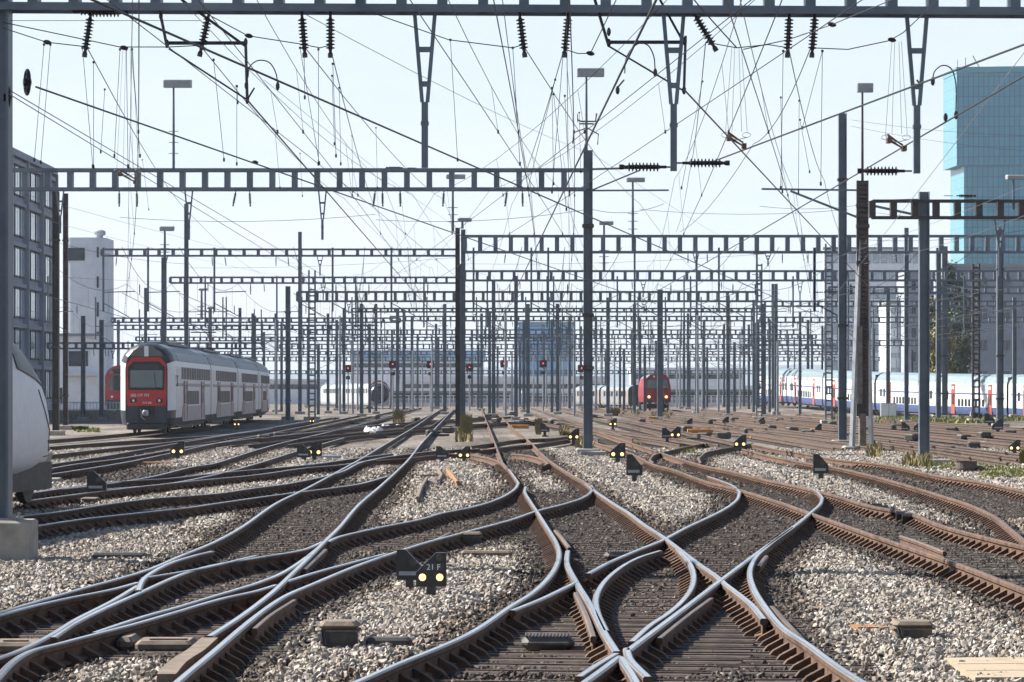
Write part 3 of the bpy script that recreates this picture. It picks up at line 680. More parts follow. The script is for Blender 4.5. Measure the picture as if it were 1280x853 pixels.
lone_mast('catenary_mast','slender tall mast just left of the thick lattice mast near the train rear',375,517,290,4.5)
lone_mast('catenary_mast','tall mast with a pale edge in front of the yellow-green poplar',1173,522,310,6)
lone_mast('catenary_mast','tall mast right beside the yellow-green poplar, second of the pair',1181,522,308,6.5)
lone_mast('catenary_mast','dark lattice mast with white patches in front of the grey building',1220,527,330,8,'l','mastd')
lone_mast('catenary_mast','tall mast near the right edge beneath the hanging drop post',1250,533,288,8)
# leaning concrete post with struts
r_ = thing('braced_signal_post','dark rusty trellis post on a pale plinth, braced by two leaning grey struts','mast',(XA(1078,123),123,0))
mb = MB(); lattice(mb, XA(1078,123),123,1.3,ZA(226,123),.36,.17); mb.box((XA(1078,123),123.05,(1.3+ZA(226,123))/2),(.27,.05,ZA(226,123)-1.3)); part(mb,'trellis_post',M['mastr'],r_)
mb = MB(); mb.box((XA(1074.5,123),122.85,(ZA(408,123)+ZA(505,123))/2),(.17,.12,ZA(408,123)-ZA(505,123))); part(mb,'cable_casing',M['concd'],r_)
mb = MB(); mb.box((XA(1078,123),123,.65),(.27,.27,1.5),bev=.03); part(mb,'plinth',M['concd'],r_)
for dx in (-15,13):
    mb = MB(); mb.bar((XA(1078,123)+(-.1 if dx<0 else .12),123,ZA(300,123)),(XA(1078+dx*.95,123),122.7 if dx<0 else 123.4,-.05),.16,.16); part(mb,'strut',M['galv'],r_)
mb = MB(); mb.box((XA(1078,123),123,ZA(560,123)-.1),(1.5,.9,.35),bev=.05); part(mb,'foundation',M['conc'],r_)
mb = MB()
for z in (8.6,9.0,9.4,7.2): mb.box((XA(1078,123),122.9,z),(.5,.3,.14))
part(mb,'cable_clamp',M['dgrey'],r_)
mb = MB(); mb.bar(P(1072,238,123),P(952,236.5,123),.07); mb.bar(P(1072,272,123),P(988,239,123),.08); mb.bar(P(1090,252,123),P(1155,250,123),.1); mb.bar(P(1085,256,123),P(1150,270,123),.09); part(mb,'bracket_arm',M['mast'],r_)
# floodlights on poles
def flood(label, px, ytop, ybot, Y, wpx, hpx, rungs=True, m='mast', box=True):
    x = XA(px,Y); s = Y/F; z0 = ZA(ybot,Y)
    root = thing('floodlight', label, 'floodlight', (x,Y,z0), group='floodlights on poles above the gantries')
    mb = MB(); mb.tube([(x,Y,z0),(x,Y,ZA(ytop,Y))],[1.8*s,1.2*s],8)
    if rungs:
        for k in range(3): z = z0+(ZA(ytop,Y)-z0)*(.18+.13*k); mb.bar((x-6*s,Y,z),(x+6*s,Y,z),.8*s)
    part(mb,'pole',M[m],root)
    mb = MB(); mb.box((x+wpx*.15*s,Y,ZA(ytop,Y)-.0),(wpx*s,wpx*.7*s,hpx*s),rot=(.08,0,0),bev=.8*s); part(mb,'lamp_head',M['galv'],root)
flood('floodlight high at left, flat pale box on a thin pole above the second gantry',217,105,211,Y2,34,10)
flood('floodlight on top of the tall centre mast with insulator clusters below it',733,91,188,Y2,34,11,False)
flood('pale square floodlight on a rusty pole above the braced trellis post',1078,110,226,123.,20,12,False,'mastr')
flood('small floodlight right of the tall centre mast, above the thick beam',791,225,300,Y3,23,6)
flood('small floodlight seen through the second gantry, left of the centre mast',566,221,290,Y3,24,6)
flood('small floodlight on top of the dark double mast',578,275,286,Y3,18,5,False)
flood('small floodlight on a striped pole above the left thin beam',206,286,322,195.,18,6)
flood('small floodlight below the beam right of the tall centre mast',755,279,340,232.,18,5)
flood('pale floodlight at the right edge in front of the glass tower',1267,222,262,102.,26,6,False)
flood('small floodlight between beams, left of the tall grey mast',946,316,365,262.,15,4)
flood('tiny floodlight above the red train, left of its pantograph',252,362,400,300.,11,3)
flood('tiny floodlight above the red train, right of its pantograph',262,385,420,330.,9,3)
# thin distant masts of the far yard
pm = MB(); hbeam(pm,0,0,-.2,9.4,.30); pr = thing('catenary_mast','thin distant grey mast standing in the hazy far yard','mast',(XA(410,430),430,0),group='thin distant masts of the far yard'); pm.build('mast',M['mast'],pr)
mb = MB(); mb.bar((-.15,0,7.1),(1.9,0,7.3),.07); mb.bar((-.15,0,6.0),(1.8,0,7.2),.06); mb.build('cantilever_arm',M['mast'],pr)
pg = MB(); pg.tube([(0,0,-.2),(0,0,8.8)],[.14,.10],8); pgr = thing('catenary_mast','thin distant haze-paled galvanised mast standing in the hazy far yard','mast',(XA(700,410),410,0),group='pale distant masts of the far yard'); pg.build('mast',M['galv'],pgr)  # galvanised grey that also puts the paling of haze into the mast colour
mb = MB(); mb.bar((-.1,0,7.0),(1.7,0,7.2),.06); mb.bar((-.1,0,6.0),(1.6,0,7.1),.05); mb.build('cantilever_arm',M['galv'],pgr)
rx = random.Random(5)
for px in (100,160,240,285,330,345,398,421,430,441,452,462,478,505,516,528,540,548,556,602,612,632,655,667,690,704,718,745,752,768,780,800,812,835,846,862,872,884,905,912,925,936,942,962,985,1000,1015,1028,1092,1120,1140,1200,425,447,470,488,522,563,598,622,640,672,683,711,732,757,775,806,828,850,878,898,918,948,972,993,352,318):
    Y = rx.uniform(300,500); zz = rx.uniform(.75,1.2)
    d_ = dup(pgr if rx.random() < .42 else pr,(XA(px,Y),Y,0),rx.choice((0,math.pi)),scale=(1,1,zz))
# ---------------------------------------------------------------- colour light signals
def signal(label, px, py, Y, lit=True):
    x = XA(px,Y); z = ZA(py,Y); s = Y/F
    root = thing('light_signal', label, 'signal', (x,Y,0), group='signals with red lights across the yard')
    mb = MB(); mb.tube([(x,Y+.1,-.1),(x,Y+.1,z+.2)],.09,8); part(mb,'post',M['galv'],root)
    mb = MB(); mb.prism([(-.42,-.5),(.42,-.5),(.5,-.4),(.5,.4),(.42,.5),(-.42,.5),(-.5,.4),(-.5,-.4)],-.06,.06,T=Matrix.Translation((x,Y,z))@Matrix.Diagonal((.9,1,.9,1))); part(mb,'target_board',M['black'],root)
    mb = MB(); mb.lathe((x,Y-.07,z+.05),[(.075,0),(.075,-.03)] ,axis=(0,1,0),n=12); part(mb,'lamp',M['lamp_red'],root)
    mb = MB(); mb.box((x,Y-.05,z-1.1),(.5,.1,.4)); part(mb,'number_plate',M['black'],root)
for px,py,wh in ((435,461,'left of the dark double mast, outermost'),(491,456,'over the round white train front'),(538,456,'right of the round white train front'),(587,460,'tucked behind the dark double mast'),(630,455,'left of the blue glass block'),(679,455,'in front of the blue glass block'),(727,461,'close by the tall centre mast')):
    signal('black signal board with a red light, '+wh, px, py, 385.)
# ---------------------------------------------------------------- dwarf signals
def dwarf(label, px, ybase, h_px, flip=1, lit=True, back=False, txt=None, w_px=None, group='dwarf signals between the rails'):
    Y = F*(CZ+.02)/(ybase-HY); x = XA(px,Y); s = Y/F; H = h_px*s; Wd = (w_px or h_px*.72)*s
    root = thing('dwarf_signal', label, 'dwarf signal', (x,Y,-.02), group=group)
    zb = H*.30; W2 = Wd/2; h = H-zb
    poly = [(-W2,0),(W2,0),(W2,h),(W2-.35*Wd,h),(-W2,h*.42)]
    if flip < 0: poly = [(-a,b) for a,b in poly][::-1]
    mb = MB(); mb.prism(poly,-.055,.075,T=Matrix.Translation((x,Y,zb-.02))); part(mb,'board',M['black'],root)
    mb = MB(); mb.box((x,Y+.01,zb/2-.03),(Wd*.30,.12,zb+.06)); mb.box((x,Y+.01,-.03),(Wd*.6,.3,.08)); part(mb,'stand',M['dgrey'],root)
    if back:
        mb = MB(); mb.box((x+flip*Wd*.05,Y-.062,zb+h*.16),(Wd*.72,.012,h*.13)); part(mb,'white_bar',M['galv'],root)
        mb = MB(); mb.lathe((x-flip*Wd*.12,Y-.06,zb+h*.52),[(Wd*.17,0),(Wd*.17,-.02),(Wd*.12,-.03)],axis=(0,1,0),n=12); part(mb,'lamp_cover',M['dgrey'],root)
    if lit:
        for q in (-.27,.27):
            mb = MB(); mb.lathe((x+q*Wd*1.05,Y-.058,zb+h*.22),[(Wd*.115,0),(Wd*.115,-.012),(Wd*.1,-.016)],axis=(0,1,0),n=14); part(mb,'lamp',M['lamp_on'],root)
            mb = MB(); mb.tube([(x+q*Wd*1.05+math.cos(t*math.pi/8)*Wd*.135,Y-.06,zb+h*.22+math.sin(t*math.pi/8)*Wd*.135) for t in range(17)],Wd*.02,5,cap=False); part(mb,'lamp_rim',M['dgrey'],root)
        mb = MB(); mb.lathe((x+flip*Wd*.28,Y-.056,zb+h*.80),[(Wd*.12,0),(Wd*.12,-.012),(Wd*.09,-.016)],axis=(0,1,0),n=14); part(mb,'dark_lamp',M['dgrey'],root)
    if txt:
        mb = MB(); mb.box((x+flip*Wd*.08,Y-.06,zb+h*.53),(Wd*.66,.01,h*.2)); pl_ = part(mb,'number_plate',M['navy'],root)
        text('lettering',txt,h*.24,M['white'],root,(flip*Wd*.08,-.068,zb+h*.445+.02),(math.pi/2,0,0))
    return root
dwarf('black dwarf signal plate numbered 21 F with two lit amber lamps',539,751,60,1,True,False,'21 F',38)
dwarf('dark rear plate of the dwarf signal standing behind the plate numbered 21 F',512,741,54,-1,False,True,None,32)
dwarf('lit dwarf signal on the left in front of the red double deck train',222,576,24,1)
dwarf('single dark dwarf signal seen from behind beside the white train nose',121,625,36,-1,False,True,None,24)
dwarf('lit dwarf signal of the pair by the grey cabinet, left of centre',393,578,26,1)
dwarf('dark dwarf signal of the pair by the grey cabinet, left of centre',380,579,24,-1,False,True)
dwarf('small lit dwarf signal below the dark double mast',580,580,22,1)
dwarf('dark dwarf signal seen from behind, left of the small lit one below the double mast',553,580,22,-1,False,True)
dwarf('lit dwarf signal right of the foot of the tall centre mast',772,581,27,1)
dwarf('dark dwarf signal on a stand right of the lit one at the tall centre mast',793,606,38,-1,False,True,None,20)
dwarf('lit dwarf signal left of the foot of the tall centre mast',717,556,20,1)
dwarf('lit dwarf signal in the S-bend of the right centre track',925,566,22,1)
dwarf('black stacked dwarf signal in the ballast left of the leaning post',1026,602,34,-1,False,True,None,19)
dwarf('dark left one of the dwarf pair on the ballast right of the centre mast',834,553,18,-1,False,True)
dwarf('lit right one of the dwarf pair on the ballast right of the centre mast',844,553,19,1)
dwarf('dark dwarf signal next to the weeds by the yellow cable box',681,545,16,-1,False,True)
dwarf('small lit dwarf signal right of the centre mast, before the far rails',766,537,14,1)
dwarf('dark left one of the dwarf pair left of the tall grey right mast',1132,542,14,-1,False,True)
dwarf('dark right one of the dwarf pair left of the tall grey right mast',1148,543,16,1,False,True)
dwarf('upper dark dwarf of the two near the mast at the right edge',1237,535,18,-1,False,True)
dwarf('lower dark dwarf of the two near the mast at the right edge',1247,543,19,1,False,True)
dwarf('lit dwarf signal at the right edge of the yard',1268,570,20,1)
dwarf('half hidden lit dwarf signal beside the plinth of the braced post',1088,563,13,1)
for px,yb,hh,wh in ((862,533,10,'left'),(907,532,11,'lone'),(952,531,9,'tiny'),(953,534,9,'twin'),(1023,541,11,'dark')):
    dwarf(f'{wh} small dwarf signal far back between the centre and tall grey mast', px, yb, hh, 1, False, False)
dwarf('tiny lit dwarf signal below the rear of the red double deck train',296,536,11,1)
dwarf('tiny lit dwarf signal in the yard right of the red train',390,531,9,1)
# ---------------------------------------------------------------- overhead wires
def line_thing(label, segs, cat='overhead wire', drops=(), fit=(), m='wire'):
    """segs: (part name, [(px,py,Y)...], radius, sag); drops likewise"""
    first = P(*segs[0][1][0]); root = thing('overhead_line', label, cat, first, group='overhead wires above the tracks')
    for nm, pts, r, sag in segs:
        q = [P(*p) for p in pts]; out = []
        for a, b in zip(q, q[1:]):
            n = 8 if sag else 1
            for i in range(n): t = i/n; out.append(a+(b-a)*t-Vector((0,0,sag*4*t*(1-t))))
        out.append(q[-1]); mb = MB(); mb.tube(out, r, 5); part(mb, nm, M[m], root)
    for a, b in drops:
        mb = MB(); mb.tube([P(*a),P(*b)], .004, 4); p = P(*b); mb.box(p,(.025,.02,.05)); mb.box(P(*a),(.03,.02,.03)); part(mb,'dropper',M['wire'],root)
    for f in fit:
        mb = MB(); p = P(*f); mb.lathe(p,[(.010,-.055),(.026,-.03),(.032,0),(.026,.03),(.010,.055)],axis=(1,0,-.2),n=8); part(mb,'wire_insulator',M['insul'],root)
    return root
def hz(px, py, z): return (px, py, F*(z-CZ)/(HY-py))     # a point of a wire hanging at height z
C = 5.7
def contact(label, p0, p1, r=.008, ext=None, **k):
    return line_thing(label, [('contact_wire',[hz(*p0,C),hz(*p1,C)],r,0)], **k)
contact('thick contact wire crossing from the top left to the tall centre mast', (60,-24),(1076,419), .013)
contact('contact wire running down from the left steady arm to the second gantry', (309,125),(565,420), .011, drops=[((296,108,40),(297,128,42)),])
contact('contact wire of the centre track falling steeply from the top towards the centre', (830,-20),(618,418), .013)
contact('thick contact wire slanting right from the middle steady arm', (855,112),(1143,420), .011)
contact('contact wire rising to the top right corner, upper of two', (1330,37),(886,204), .012)
contact('contact wire rising to the right edge, carrying the right copper section insulator', (1400,25),(735,415), .011)
contact('wire from the tensioning wheel on the left post down to the right', (45,109),(820,380), .012, fit=[(319,203,55)])
contact('second wire anchored on the left post, lower of the two', (10,117),(494,412), .006)
contact('third wire anchored on the left post, lowest', (12,113),(520,413), .006)
def mess(label, a, b, c=None, r=.007, sag=.25, **k):
    pts = [a,b]+([c] if c else []); return line_thing(label,[('messenger_wire',pts,r,sag)],**k)
GI = {112:108,262:251,377:380,413:412,649:654,711:706,866:882,987:986,1019:1013}
mess('messenger wire from the leftmost insulator of the near gantry', (108,58,42),(238,268,115), (330,345,195), drops=[((117,78,44),(117,209,44)),((131,112,50),(126,190,50)),((178,200,80),(186,262,80))])
mess('messenger wire from the second insulator of the near gantry', (251,58,42),(430,248,115), (520,330,195), drops=[((267,75,43),(280,200,43)),((296,108,47),(296,205,47)),((344,165,62),(350,235,62)),((375,192,75),(378,245,75))])
mess('messenger wire from the third insulator of the near gantry', (380,58,42),(555,250,115), (600,345,195), drops=[((380,60,42),(381,122,42)),((415,95,52),(418,180,52)),((470,160,68),(472,235,68))])
mess('messenger wire from the fourth insulator of the near gantry', (412,56,42),(470,262,115), (530,340,195), drops=[((416,80,44),(420,195,44)),((424,110,50),(426,205,50)),((440,170,70),(441,240,70))])
mess('messenger wire from the fifth insulator of the near gantry', (654,57,42),(800,255,115), (880,350,195), drops=[((641,60,42),(650,205,42)),((690,110,50),(692,230,50)),((724,141,60),(726,215,60))])
mess('messenger wire from the sixth insulator of the near gantry', (706,58,42),(640,255,115), (610,350,195), drops=[((704,66,42),(690,240,46)),((694,100,46),(660,235,50)),((692,118,48),(708,262,48)),((706,120,48),(712,240,48))])
mess('messenger wire from the slanting insulator right of centre', (882,53,42),(862,215,85), (845,290,115), drops=[((878,102,50),(852,235,50))])
mess('messenger wire from the pair of straight insulators at right, left one', (986,61,42),(1030,225,80), (1055,300,115), drops=[((979,64,42),(976,235,42)),((999,126,52),(998,240,52)),((1000,150,55),(1012,215,55))])
mess('messenger wire from the pair of straight insulators at right, right one', (1013,61,42),(942,180,62), (850,290,100), drops=[((1028,64,42),(1026,230,42)),((1028,64,42),(1003,160,48)),((976,122,52),(978,240,52))])
TIE = [('tie wire from the left post to the second insulator, with a round bead', [(3,28,40),(150,59,42),(211,59,42),(251,57,42)],[(155,60,42)]),
 ('lower tie wire from the left post to the first insulator, with a bead', [(3,35,40),(58,53,42),(102,58,42),(108,57,42)],[(59,53,42)]),
 ('tie wire running between the third and fourth insulators', [(265,21,40),(310,45,42),(374,55,42),(400,60,42),(412,57,42)],[(311,45,42)]),
 ('long tie wire sagging from the beam to the fifth insulator', [(462,15,40),(561,50,42),(641,60,42),(654,56,42)],[]),
 ('tie wire with a round bead left of the floodlight on the centre mast', [(706,62,42),(722,67,42),(738,67,42),(751,40,41),(775,-10,38)],[(738,67,42)]),
 ('tie wire from the slanting insulator to the right pair', [(882,53,42),(921,60,42),(960,56,42),(986,60,42)],[]),
 ('tie wire rising to the top right with an eye clamp', [(929,62,42),(985,50,42),(1040,31,41),(1115,0,39),(1180,-28,38)],[(1040,31,41)]),
 ('tie wire rising to the top right from the last insulator', [(1013,60,42),(1060,62,42),(1112,51,42),(1129,41,42),(1173,0,39),(1200,-28,38)],[(1115,50,42)])]
for lb, pts, fit in TIE: line_thing(lb,[('tie_wire',pts,.007,0)],fit=fit)
line_thing('steep wire from the top edge to the tie wire right of centre',[('tie_wire',[(866,-2,40),(882,17,41),(921,60,42)],.009,0)])
for lb,a,b in (('long pale wire falling left from the top right edge',(1300,40,45),(1000,420,150)),('pale wire crossing the right gantry towards the braced post',(1300,225,90),(1000,335,130)),
    ('pale wire from the right edge below the tower',(1300,262,80),(1080,330,110)),('thin wire across the yard at tower height, upper',(1064,150,138),(1300,170,138)),('thin wire across the yard at tower height, lower',(1064,158,138),(1300,190,138)),
    ('thin wire from the braced post sagging to the right',(1085,265,123),(1300,275,123)),('pale wire from the tall centre mast to the upper left',(733,190,115),(330,-10,45)),('thin wire falling right from the tall centre mast',(737,190,115),(960,330,190)),
    ('thin wire rising left from the dark double mast',(575,287,187),(330,100,80)),('thin wire below the second gantry on the left',(20,240,110),(370,330,195)),('thin pale wire below the second gantry on the left, lower',(20,265,110),(350,345,195))):
    line_thing(lb,[('tie_wire',[a,b],.006,.15)],m='wirel' if 'pale' in lb else 'wire')
for k,(xa,ya,xb,yb,Y) in enumerate(((150,272,470,268,125),(470,275,735,262,120),(740,262,830,255,120),(580,330,950,318,200),(800,262,1060,262,145),(230,335,570,322,210),(60,300,230,330,170),(950,258,1100,252,145),(1080,300,1280,288,150),(60,345,330,352,230))):
    line_thing('sagging cross-span wire between the gantries, number %s from the left foreground'%('first second third fourth fifth sixth seventh eighth ninth tenth'.split()[k]),[('cross_span',[(xa,ya,Y),(xb,yb,Y)],.009,.22)])
# droppers and fine stay wires that hang by themselves from the tie wires
line_thing('pairs of long droppers below the two beads at the upper left',[('stay_wire',[(3,26,42),(250,26,42)],.004,0)],drops=[((55,56,44),(43,200,44)),((63,56,44),(51,203,44)),((103,60,44),(116,208,44)),((150,62,44),(143,195,44)),((158,62,44),(160,208,44)),((165,62,44),(175,195,44)),((563,50,44),(572,200,44)),((375,60,44),(399,204,44)),((398,62,44),(398,205,44))])
# far catenaries down the yard: messenger, contact wire and droppers over each track
rx = random.Random(3)
for k,(xn,xf) in enumerate(((-23,-40),(-17,-24),(-14,-30),(-12,-17),(-8,-13),(-5.5,-20),(-4,-6),(0,-3.5),(1.5,10),(3.5,0),(7.5,4.5),(9,20),(11.5,8),(14,30),(16,12.5),(21,18),(24,40),(26,24))):
    Ys = [112,150,187,228,262,300,335,395,440,490]; pts = []
    xs_ = [xn+(xf-xn)*(y-112)/378+.35*(-1)**i for i,y in enumerate(Ys)]
    nm = 'first second third fourth fifth sixth seventh eighth ninth tenth eleventh twelfth thirteenth fourteenth fifteenth sixteenth seventeenth eighteenth'.split()[k]
    root = thing('overhead_line','%s far catenary from the left, running down the yard between the gantries'%nm,'overhead wire',(xs_[0],Ys[0],7.2),group='far catenaries down the yard')
    ms = []; cw = []; dr = MB()
    for i in range(len(Ys)-1):
        for j in range(8):
            t = j/8; x = xs_[i]+(xs_[i+1]-xs_[i])*t; y = Ys[i]+(Ys[i+1]-Ys[i])*t
            z = 7.3-4*.8*t*(1-t); ms.append((x,y,z)); cw.append((x,y,5.7))
            if j in (1,2,4,6,7) and Ys[i] < 400: dr.tube([(x,y,z),(x,y,5.7)],.006,3)
    mb = MB(); mb.tube(ms,.011,4); part(mb,'messenger_wire',M['wire'],root); mb = MB(); mb.tube(cw,.012,4); part(mb,'contact_wire',M['wire'],root)
    o = part(dr,'dropper',M['wire'],root); o['kind'] = 'stuff'
    for i,y in enumerate(Ys[:7]):            # registration arms
        if i == 0: continue
        mb = MB(); x = xs_[i]; mb.bar((x-1.1,y,6.4),(x+.1,y,5.75),.04); mb.bar((x-1.1,y,6.9),(x+.4,y,6.95),.045); mb.bar((x-1.1,y,6.0),(x-1.1,y,9.0),.09); part(mb,'registration_arm',M['mast'],root); put_ins(root,(x+.6,y,7.3),(0,0,0),False,.8)
for k in range(10):                        # thin wire pairs between the near gantry and the third one
    nm = 'first second third fourth fifth sixth seventh eighth ninth tenth eleventh twelfth thirteenth fourteenth fifteenth sixteenth'.split()[k]
    x0 = -3.8+k*.82+rx.uniform(-.2,.2); sl_ = rx.choice((-.13,-.06,-.02,.02,.07,.12)); y0, y1 = 20.0, 187.0; x1 = x0*2.2+sl_*(y1-y0)*.8
    root = thing('overhead_line','%s thin wire pair from the left, with droppers, behind the near gantry'%nm,'overhead wire',(x0,y0,6),group='thin wire pairs behind the near gantry')
    z0 = rx.uniform(6.7,7.3); ms = []; cw = []
    for j in range(37):
        t = j/36; x, y = x0+(x1-x0)*t, y0+(y1-y0)*t; u = (t*3)%1; ms.append((x,y,z0+.4*t-4*.55*u*(1-u))); cw.append((x+.12*math.sin(t*6.28),y,5.75))
    mb = MB(); mb.tube(ms,.005,4); part(mb,'messenger_wire',M['wire'],root); mb = MB(); mb.tube(cw,.006,4); part(mb,'contact_wire',M['wire'],root)
    for j in range(5,36,3): mb = MB(); mb.tube([ms[j],cw[j]],.0035,3); mb.box(cw[j],(.025,.02,.05)); part(mb,'dropper',M['wire'],root)
# ---------------------------------------------------------------- steady arms, pulleys, fittings
def steady(label, pts, loop, Y, post):
    root = thing('steady_arm', label, 'steady arm', P(*pts[0][0],Y), group='steady arms under the near gantry')
    mb = MB()
    for a,b,w in [(p[0],p[1],p[2]) for p in pts]: mb.tube([P(*a,Y),P(*b,Y)],w,8)
    part(mb,'arm_tube',M['wire'],root)
    mb = MB(); mb.tube([P(x,y,Y) for x,y in spline(loop,3)],.009,6); part(mb,'jumper_loop',M['wire'],root)
    for x,y in post:
        mb = MB(); mb.lathe(P(x,y,Y),[(.012,-.055),(.028,-.02),(.028,.02),(.012,.055)],n=6); part(mb,'clamp',M['insul'],root)
steady('left black steady arm with a jumper loop under the near gantry',[((197,0),(209,60),.02),((209,54),(307,54),.024),((211,61),(309,125),.012),((227,0),(307,58),.018),((307,51),(309,125),.02),((309,125),(318,110),.012)],[(310,97),(312,84),(322,76),(336,78),(345,92),(347,108)],42.,[(209,55),(307,53),(309,125),(201,20),(308,107),(347,108)])
steady('middle black steady arm with a jumper loop under the near gantry',[((743,-2),(761,58),.02),((761,53),(857,53),.024),((761,58),(855,114),.012),((825,0),(857,58),.016),((857,45),(855,114),.018),((770,112),(780,100),.012)],[(781,92),(782,76),(789,62),(800,54),(810,57),(817,70),(819,90)],42.,[(761,54),(856,52),(855,113),(761,40),(772,113),(819,91)])
steady('right jumper loop arching over the two wires near the glass tower',[((1146,100),(1152,108),.012)],[(1166,103),(1168,90),(1178,82),(1188,85),(1194,100),(1195,145)],42.,[(1166,102),(1195,144),(1182,147)])
def copper(label, px, py, Y, up=117):
    root = thing('section_insulator', label, 'section insulator', P(px,py,Y), group='copper section insulators in the wires')
    mb = MB(); a = P(px-10,py-4,Y); b = P(px+9,py+6,Y)
    for k in range(4): mb.bar(a+Vector((0,k*.06,k*.035)), b+Vector((0,k*.06,k*.03-.03*(k%2))), .03,.02)
    mb.box(a,(.06,.2,.07)); mb.box(b,(.06,.2,.07)); part(mb,'runner',M['copper'],root)
    mb = MB()
    for q in (-14,-6,6,13): mb.tube([P(px+q*.45,py-up,Y),P(px+q,py-12,Y)],.0035,4)
    for q in (-14,12):
        c = P(px+q,py-8,Y); mb.tube([c+Vector((math.cos(t*.7)*.06,0,math.sin(t*.7)*.035)) for t in range(10)],.004,4)
    mb.tube([P(px-14,py-12,Y),P(px-12,py-4,Y),P(px,py-2,Y),P(px+13,py-5,Y)],.005,4); part(mb,'hanger',M['wirel'],root)
copper('left rust-brown section insulator behind the left end of the second gantry',160,222,62.,162)
copper('middle copper section insulator in the contact wire right of the centre',921,177,45.)
copper('right copper section insulator in front of the right drop post',1121,180,45.,128)
def wheel(label, px, py, ry, Y, rx_=.35):
    root = thing('tension_wheel', label, 'pulley wheel', P(px,py,Y), group='tensioning wheels on the left post')
    s = Y/F; mb = MB(); R_ = ry*s; c = P(px,py,Y); ax = Vector((1,.35,0)).normalized(); u = ax.orthogonal().normalized(); v = ax.cross(u)
    mb.tube([c+(u*math.cos(t*math.pi/12)+v*math.sin(t*math.pi/12))*R_ for t in range(25)],.022,6,cap=False); part(mb,'rim',M['black'],root)
    mb = MB()
    for t in range(6): a_ = t*math.pi/3; mb.bar(c,c+(u*math.cos(a_)+v*math.sin(a_))*R_,.022)
    mb.lathe(c,[(.05,-.05),(.05,.05)],axis=ax,n=8); part(mb,'spokes',M['black'],root)
wheel('spoked tensioning wheel hanging free right of the left post',34,103,15,42.)
wheel('spoked tensioning wheel close against the left post',9,122,15,42.)
for px,py,Y,s_,wh in ((112,16,42,1,'under the left end of the near beam'),(500,210,115,-1,'lying along the second beam'),(822,209,42,-1,'left of the middle drop post'),(864,204,42,1,'right of the middle drop post'),(1120,214,42,-1,'left of the right drop post'),(1200,245,102,1,'in front of the glass tower')):
    root = thing('line_insulator','ribbed insulator lying level in a wire, '+wh,'insulator',P(px,py,Y),group='level insulators in the wires')
    o = put_ins(root,P(px-s_*11*(42/Y if Y>100 else 1),py,Y),(0,-math.pi/2*s_,0)); o.name='insulator_body'
    mb = MB(); mb.tube([P(px-s_*20,py,Y),P(px-s_*9,py,Y)],.012,5); mb.tube([P(px+s_*8,py,Y),P(px+s_*18,py,Y)],.012,5); part(mb,'end_rod',M['wire'],root)
# insulator cluster at the centre mast head
root = thing('switch_gear','small bracket of insulators and wire frames at the head of the tall centre mast','switch gear',P(733,188,115))
mb = MB(); mb.tube([P(722,150,115),P(726,152,115),P(744,152,115),P(746,142,115)],.03,5); mb.tube([P(716,180,115),P(717,166,115),P(734,160,115),P(748,168,115),P(747,181,115)],.025,5); mb.bar(P(724,155,115),P(742,155,115),.05); part(mb,'frame',M['mastr'],root)
for x,y in ((722,142),(745,142),(733,153),(733,170),(731,180)):
    o = put_ins(root,P(x,y,115),(0,0,0),False,.5)
# ---------------------------------------------------------------- trains
def car_profile(hw=1.4, zt=4.55):
    half = [(hw*.93,.40),(hw*.985,.75),(hw,1.15),(hw,2.3),(hw,3.35),(hw*.97,3.62),(hw*.86,3.98),(hw*.64,4.28),(hw*.34,zt-.05),(0,zt)]
    return half+[(-x,z) for x,z in half[-2::-1]]
def car_body(parent, L, mats, matfn, loc, rz, pitch=0.0, y0=0.0, prof=None):
    prof = prof or car_profile(); n = len(prof); mb = MB(); vs = []
    ys_ = [y0,L]
    for y in ys_: vs += [(x,y,z) for x,z in prof]
    o = len(mb.v); mb.v += vs
    for k in range(n):
        a, b = prof[k], prof[(k+1)%n]
        mb.f.append((k,n+k,n+(k+1)%n,(k+1)%n)); mb.m.append(matfn((a[1]+b[1])/2) if k < n-1 else 3)
    mb.f += [tuple(range(n)), tuple(range(2*n-1,n-1,-1))]; mb.m += [3,3]
    o = mb.build('car_body', mats, parent); o.location = Vector(loc)-parent.location; o.rotation_euler = (pitch,0,rz)
    return o
def bogies(car, L, ends=(2.6,)):
    for y in (2.7, L-2.7):
        mb = MB(); mb.box((0,y,.42),(2.2,3.2,.30)); mb.box((-1.12,y,.5),(.14,3.0,.28)); mb.box((1.12,y,.5),(.14,3.0,.28))
        for dy in (-1.2,1.2):
            for sx in (-.75,.75): mb.lathe((sx,y+dy,.42),[(.46,-.065),(.46,.065)],axis=(1,0,0),n=14)
        mb.build('bogie', M['dgrey'], car)
    mb = MB(); mb.box((0,L/2,.45),(2.3,L-8.5,.5)); mb.build('underframe', M['dgrey'], car)
def side_strip(mb, x, y0, y1, z0, z1, th=.02, hw=None):
    mb.box((x,(y0+y1)/2,(z0+z1)/2),(th,y1-y0,z1-z0))
